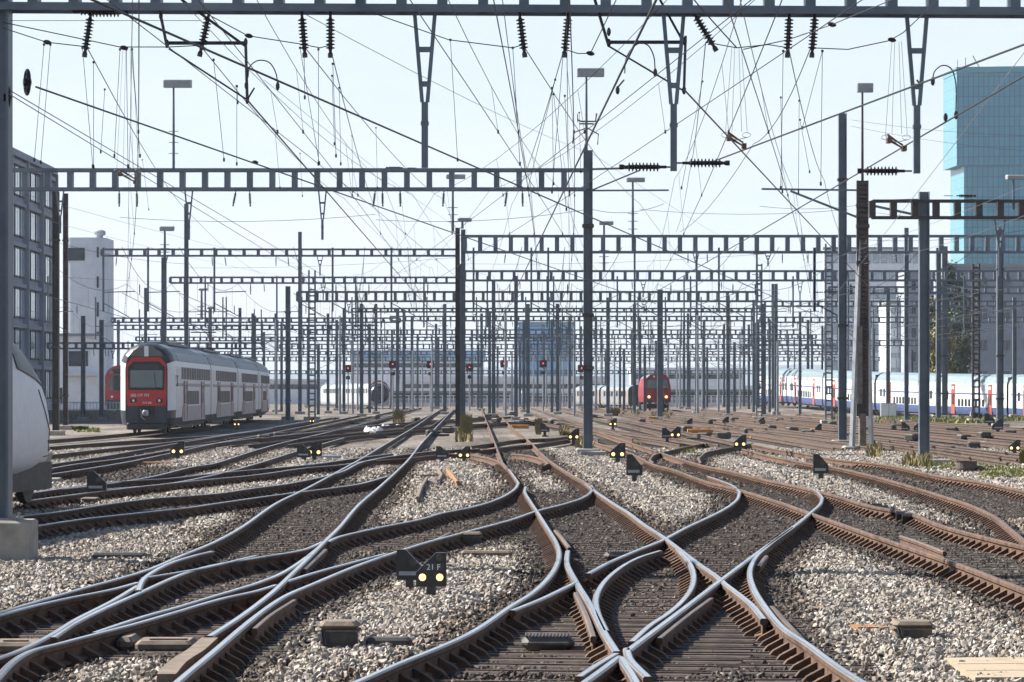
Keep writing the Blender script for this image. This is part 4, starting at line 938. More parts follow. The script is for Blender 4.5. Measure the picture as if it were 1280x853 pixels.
# left red double deck train
Zs = [161,186.5,213,239.5,265]; xr = [219,264.5,298,324,337.5]
nodes = [Vector((XA(p,z)-1.42, z, RT)) for p,z in zip(xr,Zs)]
tr = thing('double_deck_train','silver double deck commuter train with a red cab front, standing at left','train',nodes[0])
for i in range(4):
    a, b = nodes[i], nodes[i+1]; L = (b-a).length-.35; rz = math.atan2(-(b.x-a.x), b.y-a.y)
    mf = lambda z: 1 if z > 3.5 else (2 if z < .9 else 0)
    c = car_body(tr, L, [M['silver'],M['roof'],M['dgrey'],M['black']], mf, a, rz, y0=(.75 if i == 0 else 0))
    bogies(c, L)
    for sx in (-1,1):
        ws = MB(); k0, k1 = 4.0, L-1.8
        y = k0
        while y < k1:
            ws.box((sx*1.405,y+.8,3.02),(.03,1.25,.62)); y += 1.72
        ws.build('upper_window_row', M['tint'], c)
        lw = MB(); y = 8.8
        while y < L-8.5: lw.box((sx*1.408,y,1.75),(.03,1.15,.72)); y += 1.6
        lw.build('lower_window_row', M['tint'], c)
        gb = MB(); gb.box((sx*1.402,L/2+.4,2.42),(.02,L-2.0,.16)); gb.build('grey_stripe', M['sgrey'], c)
        for dy in (6.6, L-6.6):
            d = MB(); d.box((sx*1.412,dy,1.62),(.03,1.9,2.0)); do = d.build('door', M['sgrey'], c)
            e = MB(); e.box((sx*1.422,dy-1.02,1.62),(.04,.20,2.05)); e.box((sx*1.422,dy+1.02,1.62),(.04,.20,2.05)); e.build('door_edge', M['redd'], do)
            g = MB(); g.box((sx*1.432,dy-.45,1.95),(.02,.55,.95)); g.box((sx*1.432,dy+.45,1.95),(.02,.55,.95)); g.build('door_window', M['glass'], do)
        sk = MB(); sk.box((sx*1.40,L/2,.92),(.05,L-9.5,.78)); sk.build('skirt_panel', M['pink'], c)
        rf = MB(); y = 3.0
        while y < L-2: rf.box((sx*1.27,y,3.83),(.1,.10,.42),rot=(0,-sx*.42,0)); y += .8
        rf.build('roof_rib', M['silver'], c)
    rl = MB(); rl.box((0,L/2,4.60),(1.1,L*.55,.14)); rl.build('roof_equipment', M['roof'], c)
    if i < 3:
        gw = MB(); gw.box((0,L+.17,2.2),(2.5,.4,3.6)); gw.build('gangway', M['black'], c)
    if i == 0:
        # cab nose: rounded front sections
        prof = car_profile(); secs = []
        for y,kx,kz in ((-.28,.84,.955),(-.05,.98,.975),(.30,1.06,.992),(.76,1.111,1)): secs.append([(x*kx,y,.4+(z-.4)*kz) for x,z in prof])
        nb = MB(); n = len(prof); nb.v = [v for s in secs for v in s]
        for r in range(3):
            for k in range(n):
                k2 = (k+1)%n; zz = (prof[k][1]+prof[k2][1])/2
                nb.f.append((r*n+k,(r+1)*n+k,(r+1)*n+k2,r*n+k2)); nb.m.append(1 if zz > 3.7 else (2 if zz < 1.1 else 0))
        nb.f.append(tuple(range(n))); nb.m.append(1)
        nose = nb.build('cab_front', [M['silver'],M['black'],M['navy'],M['black']], c, smooth=False); nose.scale = (.90,1,1)
        q = MB(); q.prism([(-1.06,1.35),(1.06,1.35),(1.13,2.0),(1.10,3.45),(.80,3.80),(-.80,3.80),(-1.10,3.45),(-1.13,2.0)],-.33,-.25); q.build('red_face', M['red'], nose)
        q = MB(); q.prism([(-.99,2.15),(.99,2.15),(1.03,3.3),(.72,3.58),(-.72,3.58),(-1.03,3.3)],-.345,-.30); q.build('windscreen_surround', M['black'], nose)
        q = MB(); q.prism([(-.90,2.28),(.90,2.28),(.90,3.15),(-.90,3.15)],-.355,-.33); q.build('windscreen', M['wind'], nose)
        q = MB(); q.prism([(-.72,3.2),(.72,3.2),(.66,3.46),(-.66,3.46)],-.353,-.33); q.build('destination_display', M['navy'], nose)
        q = MB(); q.bar((.55,-.37,2.2),(.42,-.37,3.0),.03); q.build('wiper', M['black'], nose)
        q = MB(); q.prism([(-.96,3.86),(-.14,3.86),(-.14,4.33),(-.30,4.33),(-.72,4.13)],-.30,-.2); q.build('upper_window', M['glass'], nose)
        q = MB(); q.prism([(.96,3.86),(.72,4.13),(.30,4.33),(.14,4.33),(.14,3.86)],-.30,-.2); q.build('upper_window', M['glass'], nose)
        q = MB(); q.prism([(-.12,3.84),(.12,3.84),(.12,4.36),(-.12,4.36)],-.32,-.2); q.build('silver_centre_post', M['silver'], nose)
        q = MB(); q.prism([(-1.1,.5),(1.1,.5),(1.1,1.34),(-1.1,1.34)],-.32,-.25); q.build('dark_apron', M['navy'], nose)
        q = MB(); q.prism([(-.48,.52),(.48,.52),(.48,1.36),(-.48,1.36)],-.335,-.3); q.build('coupler_recess', M['black'], nose)
        q = MB(); q.box((0,-.55,1.0),(.34,.5,.30),bev=.05); q.lathe((-.1,-.78,1.0),[(.10,0),(.05,-.12)],axis=(0,1,0),n=8); q.tube([(-.3,-.4,1.2),(-.25,-.6,.8),(-.05,-.6,.65)],.03,6); q.build('coupler', M['galv'], nose)
        q = MB(); q.box((0,-.2,.33),(2.2,.5,.34),bev=.06); q.build('snow_plough', M['black'], nose)
        for sx in (-1,1):
            q = MB(); q.box((sx*.72,-.335,1.62),(.36,.05,.20),bev=.02); h = q.build('headlight', M['black'], nose)
            q = MB(); q.lathe((sx*.72,-.36,1.62),[(.07,0),(.07,-.02)],axis=(0,1,0),n=12); q.build('headlight_lens', M['white'], h)
            q = MB(); q.prism([(sx*1.12,1.35),(sx*1.30,1.45),(sx*1.32,3.2),(sx*1.14,3.35)][::sx],-.10,0); q.build('orange_red_edge', M['red'], nose)
            q = MB(); q.tube([(sx*1.42,.9,2.3),(sx*1.62,.8,2.4),(sx*1.62,.8,2.9)],.04,6); q.build('mirror', M['black'], nose)
        text('lettering','SBB CFF FFS',.20,M['white'],nose,(-.36,-.336,1.82),(math.pi/2,0,0))
        text('lettering','514 001',.17,M['white'],nose,(.06,-.336,1.45),(math.pi/2,0,0))
    if i in (1,):
        pg = MB(); pg.box((0,14,4.75),(1.3,1.6,.15)); pg.bar((-.4,13.4,4.8),(-.3,14.9,5.3),.06); pg.bar((.4,13.4,4.8),(.3,14.9,5.3),.06); pg.bar((-.3,14.9,5.3),(-.2,13.6,5.75),.05); pg.bar((.3,14.9,5.3),(.2,13.6,5.75),.05); pg.bar((-.8,13.6,5.78),(.8,13.6,5.78),.07); pg.build('pantograph', M['dgrey'], c)
# the second red train farther left
a = Vector((XA(150,300),300,RT)); t2 = thing('double_deck_train','dark red train front half hidden behind the silver double deck train','train',a)
c = car_body(t2, 50, [M['silver'],M['roof'],M['redd'],M['redd']], lambda z: 1 if z > 3.4 else 0, a, .05)
q = MB(); q.prism([(-1.0,2.2),(1.0,2.2),(1.05,3.3),(.7,3.6),(-.7,3.6),(-1.05,3.3)],-.06,.01); q.build('windscreen', M['glass'], c)
q = MB(); q.prism([(-1.1,3.75),(1.1,3.75),(.8,4.2),(-.8,4.2)],-.06,.01); q.build('upper_window', M['glass'], c)
q = MB(); q.prism([(-1.3,.45),(1.3,.45),(1.3,1.3),(-1.3,1.3)],-.06,.01); q.build('dark_apron', M['navy'], c)
for sx in (-1,1): q = MB(); q.lathe((sx*.75,-.02,1.6),[(.1,0),(.1,-.03)],axis=(0,1,0),n=10); q.build('headlight', M['white'], c)
# long white double deck train at right
pts = [(945,409),(984,397),(1027,376),(1092,353),(1168,337),(1256,323)]
nd = [Vector((XA(p,y)+1.4,y,RT+ramp(y)+.05)) for p,y in pts]
# even out to true car lengths
tw = thing('double_deck_train','long white double deck train with red doors and a blue base, right side','train',nd[0])
nd.append(nd[-1]+(nd[-1]-nd[-2]))
for i in range(len(nd)-1):
    a, b = nd[i+1], nd[i]; d = b-a; L = d.length-.4; rz = math.atan2(-d.x,d.y)
    c = car_body(tw, L, [M['twhite'],M['tgrn'],M['tblue'],M['black']], lambda z: 1 if z > 3.5 else (2 if z < 1.12 else 0), a, rz, pitch=math.asin(d.z/d.length))
    bogies(c, L)
    for sx in (-1,):
        f_ = L/25
        s = MB(); s.box((sx*1.405,L/2,2.5),(.02,L-1,.13)); s.build('blue_stripe', M['tblue'], c)
        uw = MB(); 
        for k in range(9): uw.box((sx*1.37,(7.6+k*1.25)*f_,3.46),(.08,.85*f_,.42),rot=(0,sx*-.12,0))
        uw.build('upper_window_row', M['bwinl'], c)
        lw = MB()
        for k in range(8): lw.box((sx*1.41,(8.3+k*1.25)*f_,1.58),(.03,.72*f_,.72))
        lw.build('lower_window_row', M['glass'], c)
        for k in (1.8,3.2,L/f_-3.6,L/f_-2.2):
            ew = MB(); ew.box((sx*1.41,k*f_,2.32),(.03,.75*f_,.85)); ew.build('end_window', M['glass'], c)
        for dy in (5.8,19.2):
            dd = MB(); dd.box((sx*1.415,dy*f_,1.95),(.04,1.35*f_,3.1)); do = dd.build('door', M['door_r'], c)
            g = MB(); g.box((sx*1.44,(dy-.3)*f_,1.95),(.02,.35*f_,1.1)); g.box((sx*1.44,(dy+.3)*f_,1.95),(.02,.35*f_,1.1)); g.build('door_window', M['glass'], do)
            g = MB(); g.box((sx*1.442,dy*f_,3.1),(.02,.8*f_,.3)); g.build('door_number_panel', M['white'], do)
        rb = MB()
        for k in range(14): rb.box((sx*1.245,(1.5+k*1.7)*f_,3.78),(.06,.06,.5),rot=(0,-sx*.42,0))
        rb.build('roof_rib', M['roof'], c)
    gw = MB(); gw.box((0,-.2,2.3),(2.5,.45,3.9)); gw.build('gangway', M['black'], c)
# red locomotive in the distance
Yl = 354.; a = Vector((XA(822,Yl),Yl,RT)); lo = thing('red_locomotive','red locomotive with two headlights standing far back right of centre','locomotive',a)
pr_ = [(1.4,.9),(1.48,1.6),(1.45,2.6),(1.25,3.55),(.8,3.95),(0,4.05)]; pr_ = pr_+[(-x,z) for x,z in pr_[-2::-1]]
c = car_body(lo, 17, [M['redd'],M['roof'],M['dgrey'],M['redd']], lambda z: 1 if z > 3.7 else (2 if z < 1 else 0), a, 0.0, prof=pr_); bogies(c,17)
for sx in (-1,1):
    q = MB(); q.prism([(sx*.08,2.45),(sx*1.15,2.45),(sx*1.05,3.4),(sx*.08,3.4)][::sx],-.06,.01); q.build('windscreen', M['wind'], c)
    q = MB(); q.lathe((sx*.95,-.03,1.5),[(.15,0),(.15,-.05)],axis=(0,1,0),n=10); q.build('headlight', M['lamp_on'], c)
    q = MB(); q.lathe((sx*.9,-.05,1.0),[(.2,0),(.2,-.3),(.28,-.3),(.28,-.36)],axis=(0,1,0),n=10); q.build('buffer', M['dgrey'], c)
    q = MB(); q.lathe((sx*.4,-.03,3.75),[(.12,0),(.12,-.03)],axis=(0,1,0),n=8); q.build('marker_light', M['white'], c)
# coaches behind the locomotive
a = Vector((XA(797,430),430,RT)); ww = thing('passenger_coaches','pale passenger coaches with dark windows behind the red locomotive','coaches',a)
for k in range(2):
    c = car_body(ww, 25, [M['sgrey'],M['tgrn'],M['dgrey'],M['black']], lambda z: 1 if z > 2.6 else 0, a+Vector((-3.2*k,26*k,0)), .12, prof=[(x*.92,z*.66) for x,z in car_profile()])
    q = MB()
    for i in range(9): q.box((-1.28,3+i*2.3,1.8),(.05,1.6,.7))
    q.build('window_row', M['glass'], c); bogies(c,25)
# low white regional train left of centre and its round front
a = Vector((XA(474,430),430,RT)); rg = thing('regional_train','low white regional train with a rounded dark front, left of centre','train',a)
pts = [(474,430),(440,452),(412,470)]
for i in range(2):
    p0, p1 = Vector((XA(pts[i][0],pts[i][1]),pts[i][1],RT)), Vector((XA(pts[i+1][0],pts[i+1][1]),pts[i+1][1],RT)); d = p1-p0
    c = car_body(rg, d.length-.3, [M['ptrain'],M['tgrn'],M['dgrey'],M['ptrain']], lambda z: 1 if z > 3.1 else 0, p0, math.atan2(-d.x,d.y), prof=[(x,z*.72) for x,z in car_profile()])
    q = MB()
    for k in range(9):
        yy = 2+k*(d.length-4)/9
        q.box((-1.42,yy,2.2),(.05,1.1,.6)); q.box((1.42,yy,2.2),(.05,1.1,.6))
    q.build('window_row', M['glass'], c)
    if i == 0:
        q = MB(); q.lathe((0,.4,1.8),[(1.42,0),(1.35,-.4),(1.1,-.8),(.7,-1.0),(0,-1.08)],axis=(0,1,0),n=20); q.build('round_front', M['navy'], c)
        q = MB(); q.tube([(1.42*math.cos(t*math.pi/12),.2,2.0+1.5*math.sin(t*math.pi/12)) for t in range(13)],.12,6); q.build('red_rim', M['redd'], c)
# white high speed train: it stands left of us and its nose points away, towards the yard
YB = 62.; ic = thing('high_speed_train','white high speed train nose reaching into the left edge behind the near post','train',(ICX,YB,RT),-.115)
def ring(hw, zt, zb, y, n=28):
    out = []
    for k in range(n):
        t = 2*math.pi*k/n; cx_, sy_ = math.cos(t), math.sin(t); zc = 1.30; hh = zt-zc if sy_ > 0 else zc-zb
        out.append((hw*math.copysign(abs(cx_)**(.70 if sy_>0 else .45), cx_), y, zc+hh*math.copysign(abs(sy_)**(1.0 if sy_>0 else .55), sy_)))
    return out
st = [(.10,1.50,.95,0),(.40,1.80,.74,-.15),(.66,2.08,.62,-.5),(.90,2.42,.56,-1.1),(1.08,2.74,.52,-1.8),(1.24,3.12,.49,-2.9),(1.36,3.48,.45,-4.3),(1.42,3.75,.42,-6.2),(1.42,3.90,.40,-26)]
mb = MB(); n = 28
for hw,zt,zb,y in st: mb.v += ring(hw,zt,zb,y)
for r in range(len(st)-1):
    for k in range(n): mb.f.append((r*n+k,(r+1)*n+k,(r+1)*n+(k+1)%n,r*n+(k+1)%n)); mb.m.append(0)
mb.f += [tuple(range(n))]; mb.m += [0]
body = mb.build('body', [M['white']], ic, smooth=True)
def skin(z, y):                 # a point on the right flank
    ys_ = [s[3] for s in st][::-1]; hw, zt, zb = [float(np.interp(y,ys_,[s[i] for s in st][::-1])) for i in (0,1,2)]
    if z > 1.3: t = min(1,(z-1.3)/(zt-1.3)); c = math.sqrt(max(0,1-t*t)); return Vector((hw*c**.70+.012,y,z))
    t = min(1,((1.3-z)/(1.3-zb)))**(1/.55); return Vector((hw*math.sqrt(max(0,1-t*t))**.45+.012,y,z))
q = MB(); W = []
for i in range(13):
    y = -1.25-i*.28
    for j in range(6):
        lo = 2.12+.03*i; hi = float(np.interp(y,[s_[3] for s_ in st][::-1],[s_[1] for s_ in st][::-1]))-.10-.012*i; hi = max(lo+.02,hi*.5+.5*min(hi,3.05)); p = skin(lo+(hi-lo)*j/5,y); W.append(p+Vector((.012,0,0)))
q.add(W,[(i*6+j,i*6+j+1,(i+1)*6+j+1,(i+1)*6+j) for i in range(12) for j in range(5)]); q.build('side_window', M['tint'], body)
q = MB()
for zy in ([(2.1,-2.9),(1.7,-2.4),(1.35,-1.9),(.95,-2.0)],[(1.0,-.35),(1.2,-.4),(1.6,-.5),(1.85,-.55)],[(.86,-2.6),(.86,-1.6),(.86,-.7)]):
    q.tube([skin(z,y) for z,y in zy],.010,4)
q.build('panel_seam', M['dgrey'], body)
for y_ in range(-7,-25,-2):
    q = MB(); W = [skin(z,yy)+Vector((.012,0,0)) for yy in (y_-.75,y_+.75) for z in (1.75,2.05,2.35,2.6)]; q.add(W,[(i,i+4,i+5,i+1) for i in range(3)]); q.build('passenger_window', M['tint'], body)
q = MB()
for k in range(5): p = skin(1.13,-2.0+k*.13); q.box(p,(.02,.08,.05))
for k in range(4): p = skin(1.13,-.95+k*.13); q.box(p,(.02,.08,.05))
q.build('small_lettering', M['dgrey'], body)
q = MB(); q.prism([(-.75,.34),(.75,.34),(.93,.9),(-.93,.9)],-1.75,-.95); q.build('lower_apron', M['sgrey'], body)
q = MB(); q.box((0,-3.4,.5),(2.3,3.0,.5))
for y in (-2.45,-4.6):
    for sx in (-.78,.78): q.lathe((sx,y,.44),[(.45,-.07),(.45,.07)],axis=(1,0,0),n=22)
q.build('bogie', M['dgrey'], body)
# ---------------------------------------------------------------- buildings
def facade_windows(root, o, ux, n, m_, w_, h_, dx, dz, z0, mat_='bwin', off=.05, frame='galv', rnd=0.0, skip=None):
    """n x m_ windows on a wall starting at o running along unit vector ux (x,y)"""
    mb = MB(); mb.box((0,0,0),(w_,.10,h_)); me = mb.build('window', M[frame]); fm = me.data; bpy.data.objects.remove(me)
    mb = MB(); mb.box((-w_*.245,-.03,0),(w_*.42,.10,h_*.88)); mb.box((w_*.245,-.03,0),(w_*.42,.10,h_*.88)); me = mb.build('pane', M[mat_]); pm_ = me.data; bpy.data.objects.remove(me)
    rz = math.atan2(ux[1],ux[0]); nx_, ny_ = ux[1], -ux[0]
    for j in range(m_):
        for i in range(n):
            if skip and skip(i,j): continue
            f = bpy.data.objects.new('window', fm); COL.objects.link(f); f.parent = root
            f.location = Vector((o[0]+ux[0]*(i+.5)*dx+nx_*off, o[1]+ux[1]*(i+.5)*dx+ny_*off, z0+j*dz))-root.location; f.rotation_euler = (0,0,rz)
            p = bpy.data.objects.new('pane', pm_); COL.objects.link(p); p.parent = f
def block(root, name, x0, x1, y0, y1, z0, z1, m_):
    mb = MB(); mb.box(((x0+x1)/2,(y0+y1)/2,(z0+z1)/2),(x1-x0,y1-y0,z1-z0)); return part(mb,name,m_,root)
# left dark office block: its long side runs away from us
A_, B_ = Vector((XA(-12,236),236,0)), Vector((XA(66,268),268,0)); dA = (B_-A_); LA = dA.length; uA = dA.normalized(); nA = Vector((-uA.y,uA.x,0))
zT = ZA(199,250)
bA = thing('office_building','tall blue-grey office block with dark window columns at the left edge','building',A_)
mb = MB(); q = [A_,B_,B_+nA*18,A_+nA*18]; mb.add([(p.x,p.y,z) for z in (-.5,zT) for p in q],[(0,1,5,4),(1,2,6,5),(2,3,7,6),(3,0,4,7),(4,5,6,7)]); part(mb,'wall',M['bstone'],bA)
mb = MB(); e_ = -nA*.25; mb.bar(A_+Vector((0,0,zT+.2))+e_*.3,B_+Vector((0,0,zT+.2))+e_*.3,.7,.5); part(mb,'roof_edge',M['bgrey'],bA)
mb = MB(); q = [A_+nA*2+uA*2,A_+nA*2+uA*9,A_+nA*8+uA*9,A_+nA*8+uA*2]; mb.add([(p.x,p.y,z) for z in (zT,ZA(168,240)) for p in q],[(0,1,5,4),(1,2,6,5),(2,3,7,6),(3,0,4,7),(4,5,6,7)]); part(mb,'glass_penthouse',M['towerl'],bA)
nfl = 6; dz = (zT-1.5)/nfl; nb_ = 12
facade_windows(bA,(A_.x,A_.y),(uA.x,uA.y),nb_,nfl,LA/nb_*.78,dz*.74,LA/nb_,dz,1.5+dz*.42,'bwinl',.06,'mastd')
for j in range(nfl):
    mb = MB(); mb.bar(A_+Vector((0,0,1.5+dz*(j+.86)))-nA*.12,B_+Vector((0,0,1.5+dz*(j+.86)))-nA*.12,.3,.32); part(mb,'sill_band',M['bgrey'],bA)
for j in range(0,nb_+1,3):
    mb = MB(); mb.bar(A_+uA*(LA*j/nb_)-nA*.2,A_+uA*(LA*j/nb_)-nA*.2+Vector((0,0,zT)),.5,.35); part(mb,'pilaster',M['bgrey'],bA)
# white tower
Yw = 330.; x0, x1 = XA(77,Yw), XA(132,Yw); zT = ZA(297,Yw)
bW = thing('round_cornered_tower','white round-cornered tower with a single dark window and a roof vent at left','building',(x0,Yw,0))
mb = MB(); rr = 1.3; pl = []
for cx_,cy_,a0 in ((x1-rr,Yw+rr,-90),(x1-rr,Yw+8-rr,0),(x0+rr,Yw+8-rr,90),(x0+rr,Yw+rr,180)):
    for k in range(6): t = math.radians(a0+k*18); pl.append((cx_+rr*math.cos(t),cy_+rr*math.sin(t)))
npl = len(pl); mb.add([(x,y,z) for z in (-.5,zT) for x,y in pl],[(i,(i+1)%npl,npl+(i+1)%npl,npl+i) for i in range(npl)]+[tuple(range(npl,2*npl))]); part(mb,'wall',M['bwhite'],bW)
block(bW,'window',XA(84,Yw),XA(106,Yw),Yw-.06,Yw+.3,ZA(326,Yw),ZA(310,Yw),M['bwin'])
for y0_,y1_ in ((309,322),(346,360),(378,396),(415,436),(452,470)):
    block(bW,'slit_window',XA(121,Yw),XA(123.5,Yw),Yw-.05,Yw+.3,ZA(y1_,Yw),ZA(y0_,Yw),M['bwin'])
mb = MB(); mb.lathe((XA(120,Yw),Yw+3,zT),[(.35,0),(.35,.35),(.62,.4),(.62,.75),(.4,.9),(0,.9)],n=14); part(mb,'roof_vent',M['galv'],bW)
# low white building in front of it
Yv = 290.; bV = thing('signal_building','low pale building with a wide dark window below the white tower','building',(XA(60,Yv),Yv,0))
block(bV,'wall',XA(58,Yv),XA(122,Yv),Yv,Yv+3,-.5,ZA(420,Yv),M['bpale']); block(bV,'roof_edge',XA(57,Yv),XA(123,Yv),Yv-.3,Yv+3.2,ZA(420,Yv),ZA(417,Yv),M['bgrey'])
block(bV,'window',XA(86,Yv),XA(110,Yv),Yv-.06,Yv+.2,ZA(458,Yv),ZA(439,Yv),M['bwin']); block(bV,'ledge',XA(84,Yv),XA(122,Yv),Yv-.5,Yv,ZA(470,Yv),ZA(466,Yv),M['bwhite']); block(bV,'window',XA(66,Yv),XA(78,Yv),Yv-.06,Yv+.2,ZA(505,Yv),ZA(485,Yv),M['bwin'])
# glass tower
Yt = 1180.; s = Yt/F
bT = thing('glass_tower','tall turquoise glass tower with an overhanging upper part at the right edge','building',(XA(1230,Yt),Yt,0))
ang = .16
def quad_block(name, px0, px1, ztop, zbot, m1, m2, xoff=0):
    # front wall faces us, left wall turned into view
    x0_, x1_ = XA(px0,Yt), XA(px1,Yt); mb = MB(); dpt = 26
    A, B = Vector((x0_,Yt,0)), Vector((x1_,Yt-6,0)); Cc = A+Vector((-XA(CX+xoff,Yt),dpt,0)); D = B+Vector((0,dpt+6,0))
    vs_ = [(p.x,p.y,z) for z in (zbot,ztop) for p in (A,B,D,Cc)]
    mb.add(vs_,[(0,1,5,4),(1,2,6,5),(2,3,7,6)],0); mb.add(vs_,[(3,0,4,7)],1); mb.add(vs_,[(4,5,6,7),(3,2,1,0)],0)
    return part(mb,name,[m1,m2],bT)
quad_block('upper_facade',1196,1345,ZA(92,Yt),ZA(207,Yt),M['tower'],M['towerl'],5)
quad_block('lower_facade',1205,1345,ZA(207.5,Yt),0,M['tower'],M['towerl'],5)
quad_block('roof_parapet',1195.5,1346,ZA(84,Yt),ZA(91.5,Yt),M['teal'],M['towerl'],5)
mb = MB(); mb.bar(P(1224,84,Yt+5),P(1216,70,Yt+5),1.0*.3); mb.bar(P(1207,84,Yt+5),P(1207,72,Yt+5),.25); mb.bar(P(1197,84,Yt+5),P(1197,75,Yt+5),.2); part(mb,'roof_mast',M['mast'],bT)
# right pale block far, white block, grey building
def office(label, Y, xa, xb, yt, m_, n, fl, wmat='bwin', depth=15, fr='galv', yb0=None, wr=.6, hr=.5, z_first=2.2):
    x0, x1, zt = XA(xa,Y), XA(xb,Y), ZA(yt,Y); r = thing('office_building',label,'building',(x0,Y,0)); 
    block(r,'wall',x0,x1,Y,Y+depth,-.6,zt,M[m_]); block(r,'roof_edge',x0-.2,x1+.2,Y-.25,Y+depth,zt,zt+.45,M['bgrey'])
    dz = (zt-z_first)/fl; facade_windows(r,(x0,Y),(1,0),n,fl,(x1-x0)/n*wr,dz*hr,(x1-x0)/n,dz,z_first+dz*.5,wmat,.06,fr); return r
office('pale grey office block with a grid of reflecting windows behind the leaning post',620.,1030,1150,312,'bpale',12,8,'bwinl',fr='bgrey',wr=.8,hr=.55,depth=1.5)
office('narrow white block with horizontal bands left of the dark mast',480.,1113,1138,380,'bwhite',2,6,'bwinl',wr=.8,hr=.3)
office('dark grey block partly behind the tall bright-edged mast',470.,1136,1172,342,'bgrey',3,5,'bwin',wr=.45,hr=.45)
office('dark grey building with few square windows behind the white train',440.,1185,1300,334,'bgrey',4,4,'bwin',wr=.42,hr=.38)
office('blue glass office block in the middle distance',760.,648,718,405,'bluebld',5,3,'blub',wr=.9,hr=.06)
# long low sheds and the pale wall closing the yard
def shed(label, Y, xa, xb, yt, yb, m_, roofm, rt, name='shed', cat='shed', win=True):
    x0, x1 = XA(xa,Y), XA(xb,Y); r = thing(name,label,cat,(x0,Y,0)); zt = ZA(yt,Y)
    block(r,'wall',x0,x1,Y,Y+16,-.6,zt,M[m_]); block(r,'roof',x0-.4,x1+.4,Y-.6,Y+16.6,zt,zt+rt,M[roofm])
    if win: block(r,'window_band',x0+.5,x1-.5,Y-.06,Y+.1,zt-1.3,zt-.4,M['bwin'])
    return r
shed('long blue roofed hall left of the dark double mast',690.,440,604,452,0,'bpale','blub',2.4)
shed('low dark station hall left of the centre mast',560.,470,640,489,0,'bgrey','bpale',.5)
shed('low dark station hall between the centre mast and the red locomotive',575.,655,800,492,0,'bgrey','bwhite',.5)
shed('low grey hall behind the red locomotive',560.,812,960,487,0,'bgrey','bpale',.7)
shed('long pale hall with a white roof far behind the masts',650.,500,760,478,0,'bpale','bwhite',1.2)
shed('taller pale hall with a flat roof far right of the centre mast',670.,790,930,466,0,'bpale','bwhite',1.0)
shed('low pale hall behind the yard at left of the train',600.,180,400,478,0,'bpale','bwhite',.6)
mb = MB(); Yq = 505.; mb.box((XA(680,Yq),Yq,.15),(XA(980,Yq)-XA(380,Yq),.5,.75)); solo(mb,'low_wall',M['cream'],'low pale wall closing the far end of the tracks','wall',(XA(680,Yq),Yq,0))
mb = MB(); Yq = 508.
for k in range(0,80): mb.box((XA(420+k*7,Yq),Yq,1.0),(.1,.1,1.3))
mb.box((XA(697,Yq),Yq,1.62),(XA(980,Yq)-XA(415,Yq),.08,.08)); mb.box((XA(697,Yq),Yq,1.1),(XA(980,Yq)-XA(415,Yq),.06,.06)); solo(mb,'railing',M['white'],'long white railing on top of the far pale wall','railing',(XA(697,Yq),Yq,0))
Yf = 262.; r = thing('fence','pale concrete fence with white pickets left of the red train','fence',(XA(60,Yf),Yf,0))
block(r,'concrete_base',XA(50,Yf),XA(160,Yf),Yf,Yf+.25,-.2,ZA(513,Yf),M['conc'])
mb = MB()
for k in range(26): mb.box((XA(55+k*4.1,Yf),Yf+.12,ZA(508,Yf)),(.07,.07,.75))
mb.box((XA(106,Yf),Yf+.12,ZA(503.5,Yf)),(6.9,.06,.07)); mb.box((XA(106,Yf),Yf+.12,ZA(512,Yf)),(6.9,.06,.06)); part(mb,'picket_panel',M['white'],r)
# hills
mb = MB(); N_ = 60; Yh = 2300
vs_ = []; 
for j in range(7):
    for i in range(N_+1):
        x = -1300+2600*i/N_; t = j/6
        prof_ = 55+25*math.sin(i*.21+1)+14*math.sin(i*.53)+(30*math.exp(-((x-150)/260)**2))
        vs_.append((x, 1900+500*t, -2+prof_*math.sin(math.pi*min(1,t*1.0)*.5)*.24+.6*math.sin(i*1.7+j)))
mb.add(vs_,[(j*(N_+1)+i,j*(N_+1)+i+1,(j+1)*(N_+1)+i+1,(j+1)*(N_+1)+i) for j in range(6) for i in range(N_)]); struct(mb,'hills',M['hill'],smooth=True)
# ---------------------------------------------------------------- trees, grass, small yard things
def tree(name, label, x, Y, h, w, mk, nleaf, leaf, seed, group=None, z0=0.0, cyp=.8):
    rr = random.Random(seed); root = thing(name,label,'tree',(x,Y,z0),group=group)
    mb = MB(); mb.tube([(x,Y,z0-.3),(x+.1,Y,z0+h*.3),(x,Y,z0+h*.85)],[w*.07,w*.05,w*.015],8)
    for k in range(12):
        z = z0+h*rr.uniform(.18,.8); a = rr.uniform(0,6.28); l = w*.42*rr.uniform(.6,1); mb.tube([(x,Y,z),(x+math.cos(a)*l*.6,Y+math.sin(a)*l*.6,z+l*.6),(x+math.cos(a)*l,Y+math.sin(a)*l,z+l*1.2)],[.07,.05,.02],5)
    part(mb,'trunk',M['bark'],root)
    mb = MB(); cl = []
    for k in range(60):
        t = rr.uniform(.06,1); rad = w*.5*math.sin(math.pi*min(.97,t**cyp*.92+.06))**.6; a = rr.uniform(0,6.28); q = rad*math.sqrt(rr.random())*.85
        cl.append((x+math.cos(a)*q,Y+math.sin(a)*q,z0+h*(.08+.9*t),w*.16*rr.uniform(.6,1.3)))
    for k in range(nleaf):
        c = rr.choice(cl); p = Vector((rr.gauss(0,.55),rr.gauss(0,.55),rr.gauss(0,.75)))*c[3]+Vector(c[:3])
        u = Vector((rr.gauss(0,1),rr.gauss(0,1),rr.gauss(0,1))).normalized(); v = u.orthogonal().normalized(); s_ = leaf*rr.uniform(.6,1.3)
        mb.add([p-u*s_*.5, p+v*s_*.3, p+u*s_*.5, p-v*s_*.3],[(0,1,2,3)])
    part(mb,'crown',M[mk],root)
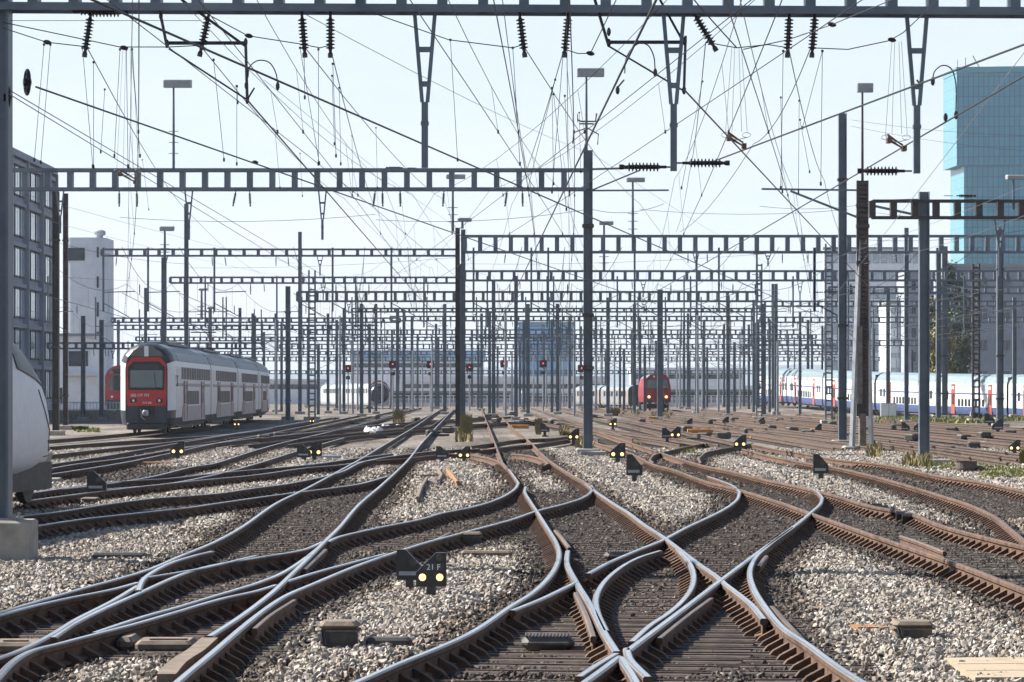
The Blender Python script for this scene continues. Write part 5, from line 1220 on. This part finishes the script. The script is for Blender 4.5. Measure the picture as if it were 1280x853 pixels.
for px,yt,Y,w,mk,wh in ((1166,372,405,3.2,'leafy','yellow-green sunlit poplar behind the white train, leftmost of the trees'),(1186,328,412,3.6,'leafd','tallest dark poplar beside the grey building'),(1200,345,418,4.2,'leafd','dark poplar right of the tallest one'),(1178,385,400,3.0,'leafy','shorter yellow-green bush tree between the pair of masts')):
    tree('poplar',wh,XA(px,Y),Y,ZA(yt,Y)-.3,w,mk,5200,.42,int(px),'poplars behind the white train')
def grass(name, label, areas, n, h, mk, kind=True):
    mb = MB(); rr = random.Random(len(areas)*7+n)
    for k in range(n):
        xa,xb,ya,yb = rr.choice(areas); px, py = rr.uniform(xa,xb), rr.uniform(ya,yb); X,Y = G(px,py,-.04)
        zz = gz(X,Y); hh = h*rr.uniform(.4,1.2); a = rr.uniform(0,3.14); w_ = .035*(1+Y/120); dx, dy = math.cos(a)*w_, math.sin(a)*w_; lx, ly = rr.gauss(0,.25)*hh, rr.gauss(0,.25)*hh
        mb.add([(X-dx,Y-dy,zz),(X+dx,Y+dy,zz),(X+lx,Y+ly,zz+hh)],[(0,1,2)])
    o = mb.build(name,M[mk]); o['kind'] = 'stuff'; return o
grass('grass','',[(1095,1240,522,529),(1220,1290,520,526),(1100,1180,523,527)],9000,.32,'grass_m')
grass('weeds','',[(1225,1290,588,602),(1160,1235,583,592)],5000,.12,'grass_m')
grass('dry_weeds','',[(570,590,535,552),(492,505,520,531),(700,712,536,544),(760,800,514,519),(815,840,517,523),(720,740,552,560),(1130,1165,578,588),(1040,1052,513,530),(1085,1100,560,575)],3200,.34,'straw')
grass('track_weeds','',[(850,870,562,570),(790,800,556,562),(95,125,536,540)],900,.16,'grass_m')
def plant(label,px,py,h_px,w_px,mk,seed):
    X,Y = G(px,py,-.04); s = Y/F; mb = MB(); rr = random.Random(seed)
    for k in range(420):
        a = rr.uniform(0,6.28); r_ = w_px*s*.5*rr.random()**.7; hh = h_px*s*rr.uniform(.35,1.05); bx, by = X+math.cos(a)*r_*.35, Y+math.sin(a)*r_*.35
        tx, ty = X+math.cos(a)*r_, Y+math.sin(a)*r_; w_ = .02*(1+Y/90)
        mb.add([(bx-w_,by,-.06),(bx+w_,by,-.06),(tx,ty,hh)],[(0,1,2)])
    solo(mb,'weed_tuft',M[mk],label,'weeds',(X,Y,-.06),group='weed tufts in the yard')
plant('tall dry weed tuft against the foot of the dark double mast',583,547,30,18,'straw',1)
plant('dry weed tuft between the litter and the dark double mast',498,528,16,14,'straw',2)
plant('yellowish weed clump beside the dark dwarf signal, left of the centre mast',673,543,20,11,'straw',3)
plant('pale weed clump in the yard right of the centre mast',768,520,10,16,'straw',4)
plant('green weed clump at the foot of the dark lattice mast',1221,526,9,15,'leafd',5)
plant('yellow-green bush at the right edge beside the last rails',1281,585,22,16,'leafy',6)
plant('green weeds by the foundation of the posts left of the train',100,539,6,26,'leafd',7)
def at(px,py,z=-.03): X,Y = G(px,py,z); return X,Y,Y/F
def pbox(name,label,cat,px,py,wpx,hpx,m_,lid=None,depth=None,rz=0,group=None,extra=None):
    X,Y,s = at(px,py); wd,h = wpx*s,hpx*s; dp = depth or wd*.7
    r = thing(name,label,cat,(X,Y,-.05),group=group)
    mb = MB(); mb.box((X,Y+dp/2,h*.40-.03),(wd*.92,dp*.92,h*.78),rot=(0,0,rz),bev=.025); 
    if lid:
        part(mb,'casing',M[m_],r); mb = MB(); mb.box((X,Y+dp/2,h*.86-.04),(wd,dp,h*.28),rot=(0,0,rz),bev=.05); mb.box((X,Y+dp/2,h*.71-.04),(wd*1.06,dp*1.05,h*.05),rot=(0,0,rz)); part(mb,'lid',M[lid],r)
        mb = MB(); mb.tube([(X-wd*.42,Y-.01,h*.6),(X-wd*.40,Y-.06,h*.25),(X-wd*.2,Y-.05,-.0)],.014,6); mb.tube([(X-wd*.36,Y-.01,h*.6),(X-wd*.30,Y-.07,h*.2),(X-wd*.1,Y-.05,-.02)],.012,6); part(mb,'cable',M['black'],r)
        mb = MB(); mb.box((X,Y-.0+dp*.03,h*.38),(wd*.42,.03,h*.28)); part(mb,'nameplate',M['dgrey'],r)
    else: part(mb,'casing',M[m_],r)
    return r
GP = 'point machine boxes beside the rails'
pbox('point_machine','dark grey point machine box with a domed lid at the bottom, left of centre','point machine',423,816,50,40,'dgrey','tanbox',.34,group=GP)
pbox('point_machine','dusty tan point machine box alone in the ballast at bottom right','point machine',1143,808,50,32,'tanbox','tanbox',.36,group=GP)
pbox('point_machine','point machine box behind the dwarf signal numbered 21 F','point machine',588,684,29,19,'dgrey','tanbox',.32,group=GP)
pbox('point_machine','small tan box at the foot of the lone dark dwarf signal on the left','point machine',111,632,21,10,'tanbox','tanbox',.5,group=GP)
for px,py,wp,hp,m_,dp,lb in ((485,815,62,22,'dgrey',.22,'long dark rod cover leading right from the bottom point machine'),(608,700,70,14,'tanbox',.2,'long rod cover right of the dwarf signal numbered 21 F'),(147,706,74,18,'mastd',.3,'grey cable trough lying in the shaded ballast near the left post'),
    (68,605,15,9,'conc',.5,'small pale concrete block behind the left dwarf signal'),(195,583,52,7,'rust2',.3,'rusty girder piece lying below the lit dwarf signal on the left'),(407,577,40,10,'galv',.5,'grey cabinet at the foot of the dwarf pair left of centre'),
    (607,592,0.1,0.1,'conc',.3,'')):
    if lb: pbox('rod_cover' if 'cover' in lb else ('cable_trough' if 'trough' in lb else ('concrete_block' if 'block' in lb else ('girder' if 'girder' in lb else 'cabinet'))),lb,'cover' if 'cover' in lb else 'yard box',px,py,wp,hp,m_,None,dp)
for px,py,wp,hp,lb in ((770,580,14,9,'tan concrete pad beside the foot of the centre mast'),(1060,561,0.1,.1,''),(950,549,26,4,'orange-brown cable trough lid in the far yard, right'),(742,573,34,11,'concrete pad under the tall centre mast'),(1174,583,34,11,'concrete pad under the mast with the bright edge')):
    if lb: pbox('concrete_pad',lb,'concrete pad',px,py,wp,hp,'rust2' if 'orange' in lb else 'conc',None,.6)
# slip machine covers between the rails
for px,py,wp,lb in ((685,806,66,'dark ribbed machine cover between the rails of the double slip'),(780,697,50,'grey flat cover plate in the upper part of the double slip')):
    X,Y,s = at(px,py,.03); mb = MB(); mb.box((X,Y,.05),(wp*s,.42,.12),bev=.05)
    for k in range(14): mb.box((X-wp*s*.42+k*wp*s*.065,Y,.115),(.012,.36,.015))
    solo(mb,'machine_cover',M['dgrey'],lb,'machine cover',(X,Y,0))
X,Y,s = at(205,806,.03); r = thing('sleeper_cover','pale brown hollow steel sleeper cover between the rails at bottom left','sleeper cover',(X,Y,0))
mb = MB(); mb.box((X+.02,Y,.03),(105*s*.68,.5,.10),bev=.03); mb.box((X+.05,Y-.10,.085),(46*s,.09,.02)); part(mb,'cover_plate',M['tanbox'],r); mb = MB(); mb.box((X-45*s,Y+.05,.05),(24*s,.5,.12),bev=.04); part(mb,'end_plate',M['tanbox'],r)
X,Y,s = at(22,808,.03); mb = MB(); mb.box((X,Y,.03),(64*s,.5,.10),bev=.03); mb.box((X,Y-.1,.085),(30*s,.09,.02)); solo(mb,'sleeper_cover',M['tanbox'],'hollow steel sleeper cover cut by the left picture edge','sleeper cover',(X,Y,0))
# guard rail pieces beside the running rails
def chk(label, pts, rust='rust', z=.0, h=.10, wdt=.06):
    pa = [G(x,y,RT-.03) for x,y in spline(pts)]; mb = MB()
    if rust == 'rust': sweep_rail(mb, pa, -.035, clips=False, w=.75); ms = [M['rust'],M['tan']]
    else:
        for a,b in zip(pa,pa[1:]): mb.bar((a[0],a[1],z+h/2),(b[0],b[1],z+h/2),wdt,h)
        ms = M[rust]
    solo(mb,'check_rail',ms,label,'check rail',(pa[0][0],pa[0][1],0),group='short check rails')
chk('heavy flared check rail ending by the sleeper cover at bottom left',[(262,800),(245,815),(222,830),(208,846)],'tanbox',.0,.17,.14)
chk('short check rail beside the lower left running rail, leftmost of two pieces',[(368,749),(338,768),(318,785)],'rust')
chk('short check rail left of the double slip nose',[(720,740),(733,768),(742,795)],'rust')
chk('short check rail right of the lower slip rail',[(889,747),(860,768),(824,797)],'rust')
chk('dark guide rail block in the upper middle of the double slip',[(694,662),(703,672),(712,684)],'rust')
chk('loose check rail lying in the rusty track at right',[(1126,669),(1150,677),(1181,689)],'rust')
chk('check rail along the outer curve of the double slip',[(1005,800),(985,779),(965,757)],'rust')
chk('check rail on the inner side above the outer curve',[(948,707),(953,700),(958,694)],'rust')
chk('long guide rail under the dwarf signal numbered 21 F',[(505,688),(540,676),(562,665)],'rust')
chk('check rail beside the crossing left of the dwarf signal plates',[(380,711),(392,700),(407,686)],'rust')
# fishplates: dark clamp block with ribs on the right rail
X,Y,s = at(1122,640,.05); mb = MB()
for k in range(6): x_,y_ = G(1102+k*7.6,635+k*2.6,.1); mb.box((x_-.08,y_,.08),(.18,.10,.18),rot=(.5,0,0))
solo(mb,'rail_joint_brace',M['black'],'black ribbed brace block on the rusty rail at right','rail brace',(X,Y,0))
# old rail pieces in the middle ballast
r_ = G(540,628,0)
def curved_piece(label, pts, mk, hgt=.2):
    q = [G(x,y,.0) for x,y in pts]; mb = MB(); sweep_rail(mb,[(a,b) for a,b in q],-.02,clips=False); o = mb.build('rail_offcut',[M[mk],M[mk]],None,base=(q[0][0],q[0][1],0)); tag(o,label,'rail offcut',group='old rail offcuts in the ballast')
curved_piece('pale rusty rail offcut leaning in the ballast, leftmost of three',[(522,631),(526,618),(534,604)],'tanbox')
curved_piece('curved rail offcut in the ballast, middle of three',[(548,608),(552,600),(546,590)],'tanbox')
curved_piece('orange rusted rail offcut in the ballast, rightmost of three',[(572,610),(566,602),(559,594)],'rust2')
pbox('offcut_block','dark square timber lying behind the old rail offcuts','timber',540,599,36,7,'dgrey',None,.25)
# litter, drums, cabinets
def lumps(name,label,cat,px,py,wpx,hpx,mk,seed,n=5,group=None):
    X,Y,s = at(px,py,0); rr = random.Random(seed); bm = bmesh.new()
    for k in range(n):
        m4 = Matrix.Translation(((rr.random()-.5)*wpx*s*.7,(rr.random()-.5)*.3,hpx*s*.30*rr.uniform(.6,1.2)))@Euler((rr.random()*3,rr.random()*3,rr.random()*3)).to_matrix().to_4x4()@Matrix.Diagonal((wpx*s*.28,wpx*s*.2,hpx*s*.42,1))
        res = bmesh.ops.create_icosphere(bm,subdivisions=2,radius=1,matrix=m4)
        for v in res['verts']: v.co += Vector((rr.gauss(0,1),rr.gauss(0,1),rr.gauss(0,1)))*wpx*s*.025
    me = bpy.data.meshes.new(name); bm.to_mesh(me); bm.free(); me.materials.append(M[mk]); o = bpy.data.objects.new(name,me); COL.objects.link(o); o.location = (X,Y,-.03); tag(o,label,cat,group); return o
lumps('litter_bag','heap of crumpled white litter beside the left ladder, larger one','litter',466,542,24,10,'bag',1,6)
lumps('litter_bag','small crumpled white litter right of the larger heap','litter',483,535,10,7,'bag',2,4)
lumps('litter_bag','tiny white scrap right of the litter heaps','litter',498,533,7,5,'bag',3,3)
lumps('rubbish_bag','white plastic bag lying near the bright-edged mast at right','bag',1171,588,17,9,'bag',4,4)
lumps('rubbish_bag','second white plastic bag beside the brown drum','bag',1185,590,10,9,'bag',5,3)
X,Y,s = at(1208,592,0); mb = MB(); mb.lathe((X,Y,-.03),[(12*s,0),(13.5*s,8*s),(13*s,15*s),(14*s,17*s),(11*s,17*s),(10*s,12*s)],n=18); solo(mb,'drum',M['drum'],'brown wrapped drum standing by the white plastic bags','drum',(X,Y,-.03))
lumps('black_bag','black rubbish bag leaning right of the brown drum','bag',1228,592,20,15,'drum',6,5)
Xc,Yc,s = at(1111,523,0); r = thing('equipment_cabinet','pale grey double door cabinet on the grass before the white train','cabinet',(Xc,Yc,-.05))
block(r,'casing',Xc-9.5*s,Xc+9.5*s,Yc,Yc+.8,-.1,19*s,M['galv']); block(r,'door',Xc-9*s,Xc-.3*s,Yc-.03,Yc,.1,18*s,M['white']); block(r,'door',Xc+.3*s,Xc+9*s,Yc-.03,Yc,.1,18*s,M['white'])
for px,py,wp,hp,lb in ((650,536,24,6,'orange cable box left of the weed clump'),(875,542,34,7,'long orange cable cover in the yard right of centre'),(1021,541,16,6,'orange box between dwarf signals near the tall grey mast'),(900,537,12,5,'small orange box behind the long orange cable cover'),(815,525,10,5,'far orange box right of the centre mast')):
    pbox('cable_box',lb,'cable box',px,py,wp,hp,'orange',None,.4,group='orange cable boxes')
X,Y,s = at(1252,842,0); r = thing('plank_walkway','light weathered timber crossing boards at the bottom right corner','planks',(X,Y,0))
for k in range(3):
    mb = MB(); mb.box((X+.1+k*.02,Y-.7+k*.62,.035),(.95,.58,.05),rot=(.0,0,.06)); part(mb,'plank',M['wood'],r)
for px,py,wp,lb in ((1165,807,0,''),(830,622,28,'pale board lying in the ballast right of the central track'),(790,585,20,'tan board lying beside the dwarf signals at the centre mast'),(1087,787,40,'thin rusty strip left of the tan point machine'),(1240,553,40,'pale board in the right yard'),(60,703,90,'flat grey duct lid near the left post')):
    if wp:
        X,Y,s = at(px,py,.02); mb = MB(); mb.box((X,Y,.03),(wp*s,.35 if py>600 else 1.2,.05),rot=(0,0,.1)); solo(mb,'board',M['rust2' if 'rusty' in lb else 'wood'],lb,'board',(X,Y,0))
# dark lumps of point gear scattered over the far yard
rx = random.Random(21); k = 0
gear = MB(); gear.box((0,0,.16),(.62,.5,.34),bev=.06); gear.box((.55,0,.06),(.7,.25,.12),bev=.03)
gr_ = thing('point_gear','dark point motor lying between the far rails','point machine',(XA(700,200),200,-.03),group='small point motors of the far yard'); gear.build('casing',M['dgrey'],gr_)
for px,py in ((742,523),(655,528),(690,530),(803,529),(858,540),(880,549),(905,548),(935,543),(965,538),(990,541),(1010,545),(1060,548),(1085,540),(1120,537),(1190,541),(1205,552),(1230,548),(1263,545),(640,519),(620,528),(610,522),(520,527),(440,530),(470,524),(420,527),(350,548),(330,552),(470,547),(540,545),(560,541),(890,530),(918,527),(975,528),(1040,533),(1140,551),(1217,562)):
    X,Y,s = at(px,py); dup(gr_,(X,Y,-.05),rx.uniform(-.4,3.5))
# ---------------------------------------------------------------- haze
mb = MB(); mb.box((0,1230,64),(3200,2660,140)); 
m, t, b = nt('air'); t.nodes.remove(b); pv = t.nodes.new('ShaderNodeVolumePrincipled'); pv.inputs['Color'].default_value = (.80,.88,1,1); pv.inputs['Density'].default_value = HAZE; pv.inputs['Anisotropy'].default_value = .3
t.links.new(pv.outputs[0], t.nodes['Material Output'].inputs['Volume'])
if HAZE > 0:
    o = mb.build('haze', m); o['kind'] = 'stuff'; o.display_type = 'WIRE'
